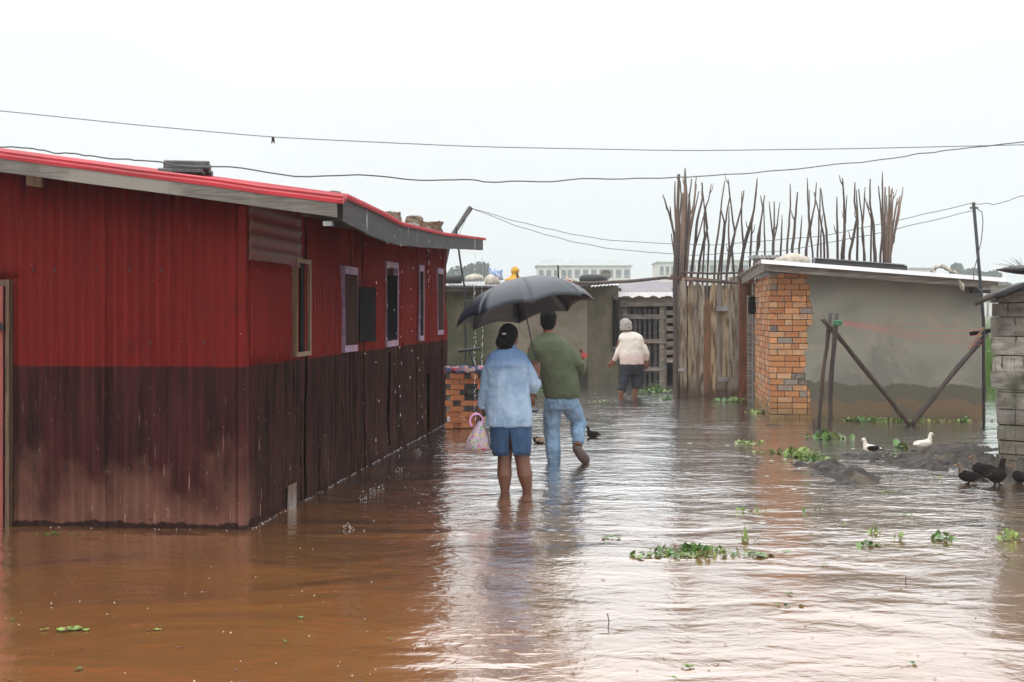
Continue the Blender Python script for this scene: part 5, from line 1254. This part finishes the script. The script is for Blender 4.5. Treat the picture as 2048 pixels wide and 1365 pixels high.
clump(25, 1243, 10, 3, .012, .01, 'tiny leaf at the far left foreground', 'leaf', dpx=1)
clump(1490, 800, 30, 16, .04, .05, 'low weed between the gate and the brick corner', 'leaf_pale', dpx=1.5)
# twigs
def twig(pts, label, r=.003):
    bm = BM(); tube(bm, pts, r, 5); tag(build('twig', bm, M['pole']), label, 'twig', 'twigs in the water')
def wz(px, py, z=0): q = W(px, py); return Vector((q.x, q.y, z))
twig([wz(1215, 1256, -.02), wz(1218, 1252, .02), wz(1215, 1247, .045)], 'bent twig poking out of the bright foreground water')
twig([wz(1778, 974, -.02), wz(1783, 973, .07), wz(1787, 972, .13)], 'thin upright twig at the right end of the mud lumps')
twig([wz(1811, 1165, -.02), wz(1812, 1165, .03)], 'short twig tip in the right foreground water')
twig([wz(2002, 1108, .004), wz(2018, 1118, .006)], 'pale straw floating near the right edge')
# grass between the houses: nobody could count it
bm = BM(); random.seed(6)
for i in range(2600):
    x = random.uniform(8.0, 13.5); y = random.uniform(22.5, 30); h = random.uniform(.4, 1.35); d = random.uniform(-.25, .25)
    a = bm.verts.new((x-.012, y, 0)); b = bm.verts.new((x+.012, y, 0)); c = bm.verts.new((x+d*.4+.008, y, h*.6)); c2 = bm.verts.new((x+d*.4-.008, y, h*.6)); e = bm.verts.new((x+d, y, h)); bm.faces.new((a, b, c, c2)); bm.faces.new((c2, c, e))
tag(build('grass', bm, M['grass']), 'tall green grass seen in the gap between the plastered house and the hut', 'grass', kind='stuff')

# ------------------------------------------------------------------ far things
def tree(loc, h, rad, label, seed, n=2600, ls=.6, lobes=9):
    h = (h-1.28)*2.6+1.28; rad *= 2.6
    random.seed(seed); t = empty('tree', loc, 0, label, 'tree', 'hazy trees on the horizon')
    bm = BM(); tube(bm, [(0, 0, -.3), (.1, 0, h*.3), (0, 0, h*.6)], [rad*.07, rad*.05, rad*.02], 8)
    cs = []
    for i in range(lobes):
        a = random.uniform(0, 6.28); rr_ = random.uniform(.2, .75)*rad; c = Vector((math.cos(a)*rr_, math.sin(a)*rr_, h*random.uniform(.45, .82))); cs.append((c, rad*random.uniform(.3, .55)))
        tube(bm, [(0, 0, h*.3), tuple(c)], [rad*.035, rad*.012], 5)
    build('trunk', bm, M['bark'], t)
    bm = BM()
    for i in range(n):
        c, r = random.choice(cs); v = Vector((random.gauss(0, 1), random.gauss(0, 1), random.gauss(0, 1))).normalized()*r*random.uniform(.55, 1.08); v.z *= .75
        p = c+v; s = ls*random.uniform(.5, 1.3)
        d1 = Vector((random.uniform(-1, 1), random.uniform(-1, 1), random.uniform(-1, 1))).normalized(); d2 = d1.cross(Vector((random.random(), random.random(), random.random()+.01))).normalized()
        bm.faces.new([bm.verts.new(p+q) for q in (d1*s, d2*s*.6, -d1*s, -d2*s*.6)])
    build('crown', bm, M['tree_leaf'], t)
    return t
def tl(px, Y): return (P(px, 0, Y*2.6).x, Y*2.6, 0.2)
tree(tl(938, 110), 6.2, 2.0, 'rounded hazy tree above the mud house, beside the red eave', 1)
tree(tl(905, 115), 5.6, 1.6, 'smaller hazy tree half hidden by the red house end', 2)
tree(tl(975, 118), 5.6, 1.3, 'low hazy tree right of the rounded one above the mud house', 12)
tree(tl(1917, 125), 6.8, 1.4, 'narrow hazy tree above the right end of the tin roof', 3)
tree(tl(1885, 130), 5.6, 1.5, 'low hazy tree at the frayed cloth', 4)
tree(tl(1945, 120), 5.9, 1.4, 'hazy tree just left of the slim metal pole', 5)
tree(tl(1975, 118), 5.9, 1.5, 'hazy tree just right of the slim metal pole', 6)
tree(tl(2003, 118), 4.6, 1.4, 'lowest hazy tree above the hut tarpaulin', 7)
def block(name, px0, px1, ytop, ybot, Y, label, roofm, rows, cols, dep=10, hip=0, cat='building', ry=0, gable=0):
    k = 2 if Y > 100 else 1; Y *= k; hip *= k; dep *= k
    x0 = P(px0, 0, Y).x; x1 = P(px1, 0, Y).x; zt = P(0, ytop, Y).z
    b = empty(name, (x0, Y, 0), ry, label, cat)
    bm = BM(); box(bm, 0, x1-x0, 0, dep, -.3, zt); build('wall', bm, M['plaster_far'], b)
    bm = BM(); w_ = x1-x0; o_ = .5
    e = [bm.verts.new(q) for q in ((-o_, -o_, zt), (w_+o_, -o_, zt), (w_+o_, dep+o_, zt), (-o_, dep+o_, zt))]
    t_ = [bm.verts.new(q) for q in ((w_*.12, dep/2, zt+hip), (w_*.88, dep/2, zt+hip))]
    e0 = [bm.verts.new(v.co-Vector((0, 0, .25))) for v in e]
    bm.faces.new((e[0], e[1], t_[1], t_[0])); bm.faces.new((e[1], e[2], t_[1])); bm.faces.new((e[2], e[3], t_[0], t_[1])); bm.faces.new((e[3], e[0], t_[0])); bm.faces.new(e0[::-1])
    for i in range(4): bm.faces.new((e[i], e0[i], e0[(i+1) % 4], e[(i+1) % 4]))
    build('roof', bm, M[roofm], b)
    fh = 2.9*k
    for r in range(rows):
        for c in range(cols):
            cx = w_*(c+.5)/cols; cz = zt-1.2*k-r*fh
            bm = BM(); ww = min(.75*k, w_/cols*.32); box(bm, cx-ww, cx+ww, -.03, .02, cz-.65*k, cz+.55*k); wo = build('window', bm, M['glass'], b)
            bm = BM(); box(bm, cx-ww-.08, cx+ww+.08, -.14, -.032, cz-.78, cz-.66); build('sill', bm, M['plaster_far'], wo)
    return b
block('apartment_block', 1075, 1135, 531, 600, 170, 'hazy cream building left of the long hotel like block', 'roof_far', 2, 4, 8, 1.0)
block('apartment_block', 1130, 1262, 531, 600, 185, 'long hazy cream apartment block above the mud house roof', 'roof_far', 2, 8, 12, 1.0)
block('apartment_block', 1318, 1352, 524, 600, 175, 'pale narrow block with dark windows just left of the gate post', 'roof_far', 3, 3, 8, .4)
block('apartment_block', 1353, 1500, 521, 600, 178, 'pale hazy building seen through the sticks above the gate', 'roof_far', 3, 7, 12, .4)
block('apartment_block', 1826, 1872, 536, 600, 190, 'faint pale building above the plastered house roof', 'roof_far', 1, 4, 8, .3)
block('apartment_block', 1868, 1990, 548, 600, 200, 'faint low building behind the right hand trees', 'roof_far', 1, 5, 8, .3)
block('tin_house_far', 1262, 1330, 583, 600, 62, 'low house with a faded red roof behind the tin shed', 'roof_red', 0, 0, 5, .45, 'house')
block('tin_house_far', 1225, 1352, 592, 600, 42, 'low house with a mauve tin roof just behind the tin shed', 'roof_mauve', 0, 0, 4, .55, 'house')
for o in bpy.data.objects:
    if o.name.startswith('tin_house_far'): o.name = 'low_house'

# ------------------------------------------------------------------ water falling from the eave, bubbles
bm = BM(); random.seed(9)
def HL(u, y, z): v = Matrix.Rotation(ANG, 3, 'Z') @ Vector((u, y, 0)); return Vector((v.x-1.82, v.y+8.5, z))
for u, zt_, zb_, n, s in [(1.3, 2.1, 1.2, 9, 1), (1.95, 2.2, .2, 26, 1), (1.7, 2.1, .6, 10, .8), (2.55, 2.1, .9, 14, 1), (3.15, 2.2, .3, 16, .8), (3.55, 2.2, 1.7, 20, .9), (4.4, 2.2, 1.9, 6, .8), (7.3, 2.3, .1, 60, 1.7), (8.1, 2.3, .3, 60, 1.8), (2.9, 1.2, .1, 12, .9), (6.2, 2.2, 2.0, 4, 1), (.9, 2.0, .3, 9, .8), (.4, 2.0, .2, 8, .7)]:
    oh = eave(u)[0]+.03
    n = n if u > 7 else int(n*.6)
    for i in range(n):
        z = zt_+(zb_-zt_)*(i+random.random())/n; q = HL(u+random.uniform(-.02, .02), -oh+random.uniform(-.012, .012), z); r = random.uniform(.0013, .0027)*s
        ball(bm, q, r, r, r*random.uniform(3, 8), 1)
tag(build('water_drips', bm, M['foam'], smooth=True), 'water drops falling from the red roof eave', 'water drops', kind='stuff')
bm = BM()
for i in range(75):
    if i < 25: q = HL(random.uniform(0, 6.5), -random.gauss(.72, .16), 0)
    else: q = W(random.uniform(0, 1100), random.uniform(1090, 1365))
    r = random.uniform(.0015, .0035); ball(bm, (q.x, q.y, .001), r, r, r*.7, 1)
for i in range(300):
    u = random.uniform(0, 8.4) if i < 290 else 0; q = HL(u, -random.uniform(.03, .06), 0) if u else HL(-random.uniform(.02, .05), random.uniform(0, 1.6), 0)
    r = random.uniform(.0015, .004); ball(bm, (q.x, q.y, .001), r, r, r*.6, 1)
for px, py in ((760, 978), (745, 985), (800, 942), (730, 1000), (835, 905), (700, 1058)):
    q = W(px, py)
    for i in range(16):
        a = random.uniform(0, 6.28); rr_ = random.uniform(.01, .05); bm2 = ball(bm, (q.x+rr_*math.cos(a), q.y+rr_*math.sin(a), random.uniform(0, .035)), .0022, .0022, .0035, 1)
tag(build('bubbles', bm, M['foam'], smooth=True), 'tiny bubbles and splashes where rain hits the flood water', 'bubbles', kind='stuff')

bm = BM(); random.seed(40)
for i in range(150):
    q = W(random.uniform(0, 2048), random.choice((random.uniform(880, 1365), random.uniform(1000, 1365)))); l = random.uniform(.006, .022); a = random.uniform(0, 3.14)
    if q.x < -1.6 and q.y > 8.3: continue
    d = Vector((math.cos(a), math.sin(a), 0))*l; n_ = Vector((-d.y, d.x, 0))*random.uniform(.15, .5)
    bm.faces.new([bm.verts.new(v) for v in (q-d+Vector((0, 0, .003)), q+n_+Vector((0, 0, .005)), q+d+Vector((0, 0, .003)), q-n_+Vector((0, 0, .005)))])
tag(build('floating_debris', bm, M['board_red']), 'tiny scraps of leaf and straw scattered over the flood water', 'debris', kind='stuff')

# ------------------------------------------------------------------ rainy air
bm = BM(); box(bm, -420, 420, -12, 620, -1.6, 48)
hz = build('haze', bm, M['foam']); tag(hz, 'rainy grey haze filling the air', 'haze', kind='stuff'); hz.data.materials.clear()
hm = bpy.data.materials.new('haze'); hm.use_nodes = True; t = hm.node_tree; t.nodes.clear()
oo = t.nodes.new('ShaderNodeOutputMaterial'); pv = t.nodes.new('ShaderNodeVolumePrincipled'); pv.inputs['Density'].default_value = .0009
pv.inputs['Color'].default_value = (.88, .92, .95, 1); pv.inputs['Anisotropy'].default_value = .2
t.links.new(pv.outputs[0], oo.inputs['Volume']); hz.data.materials.append(hm)
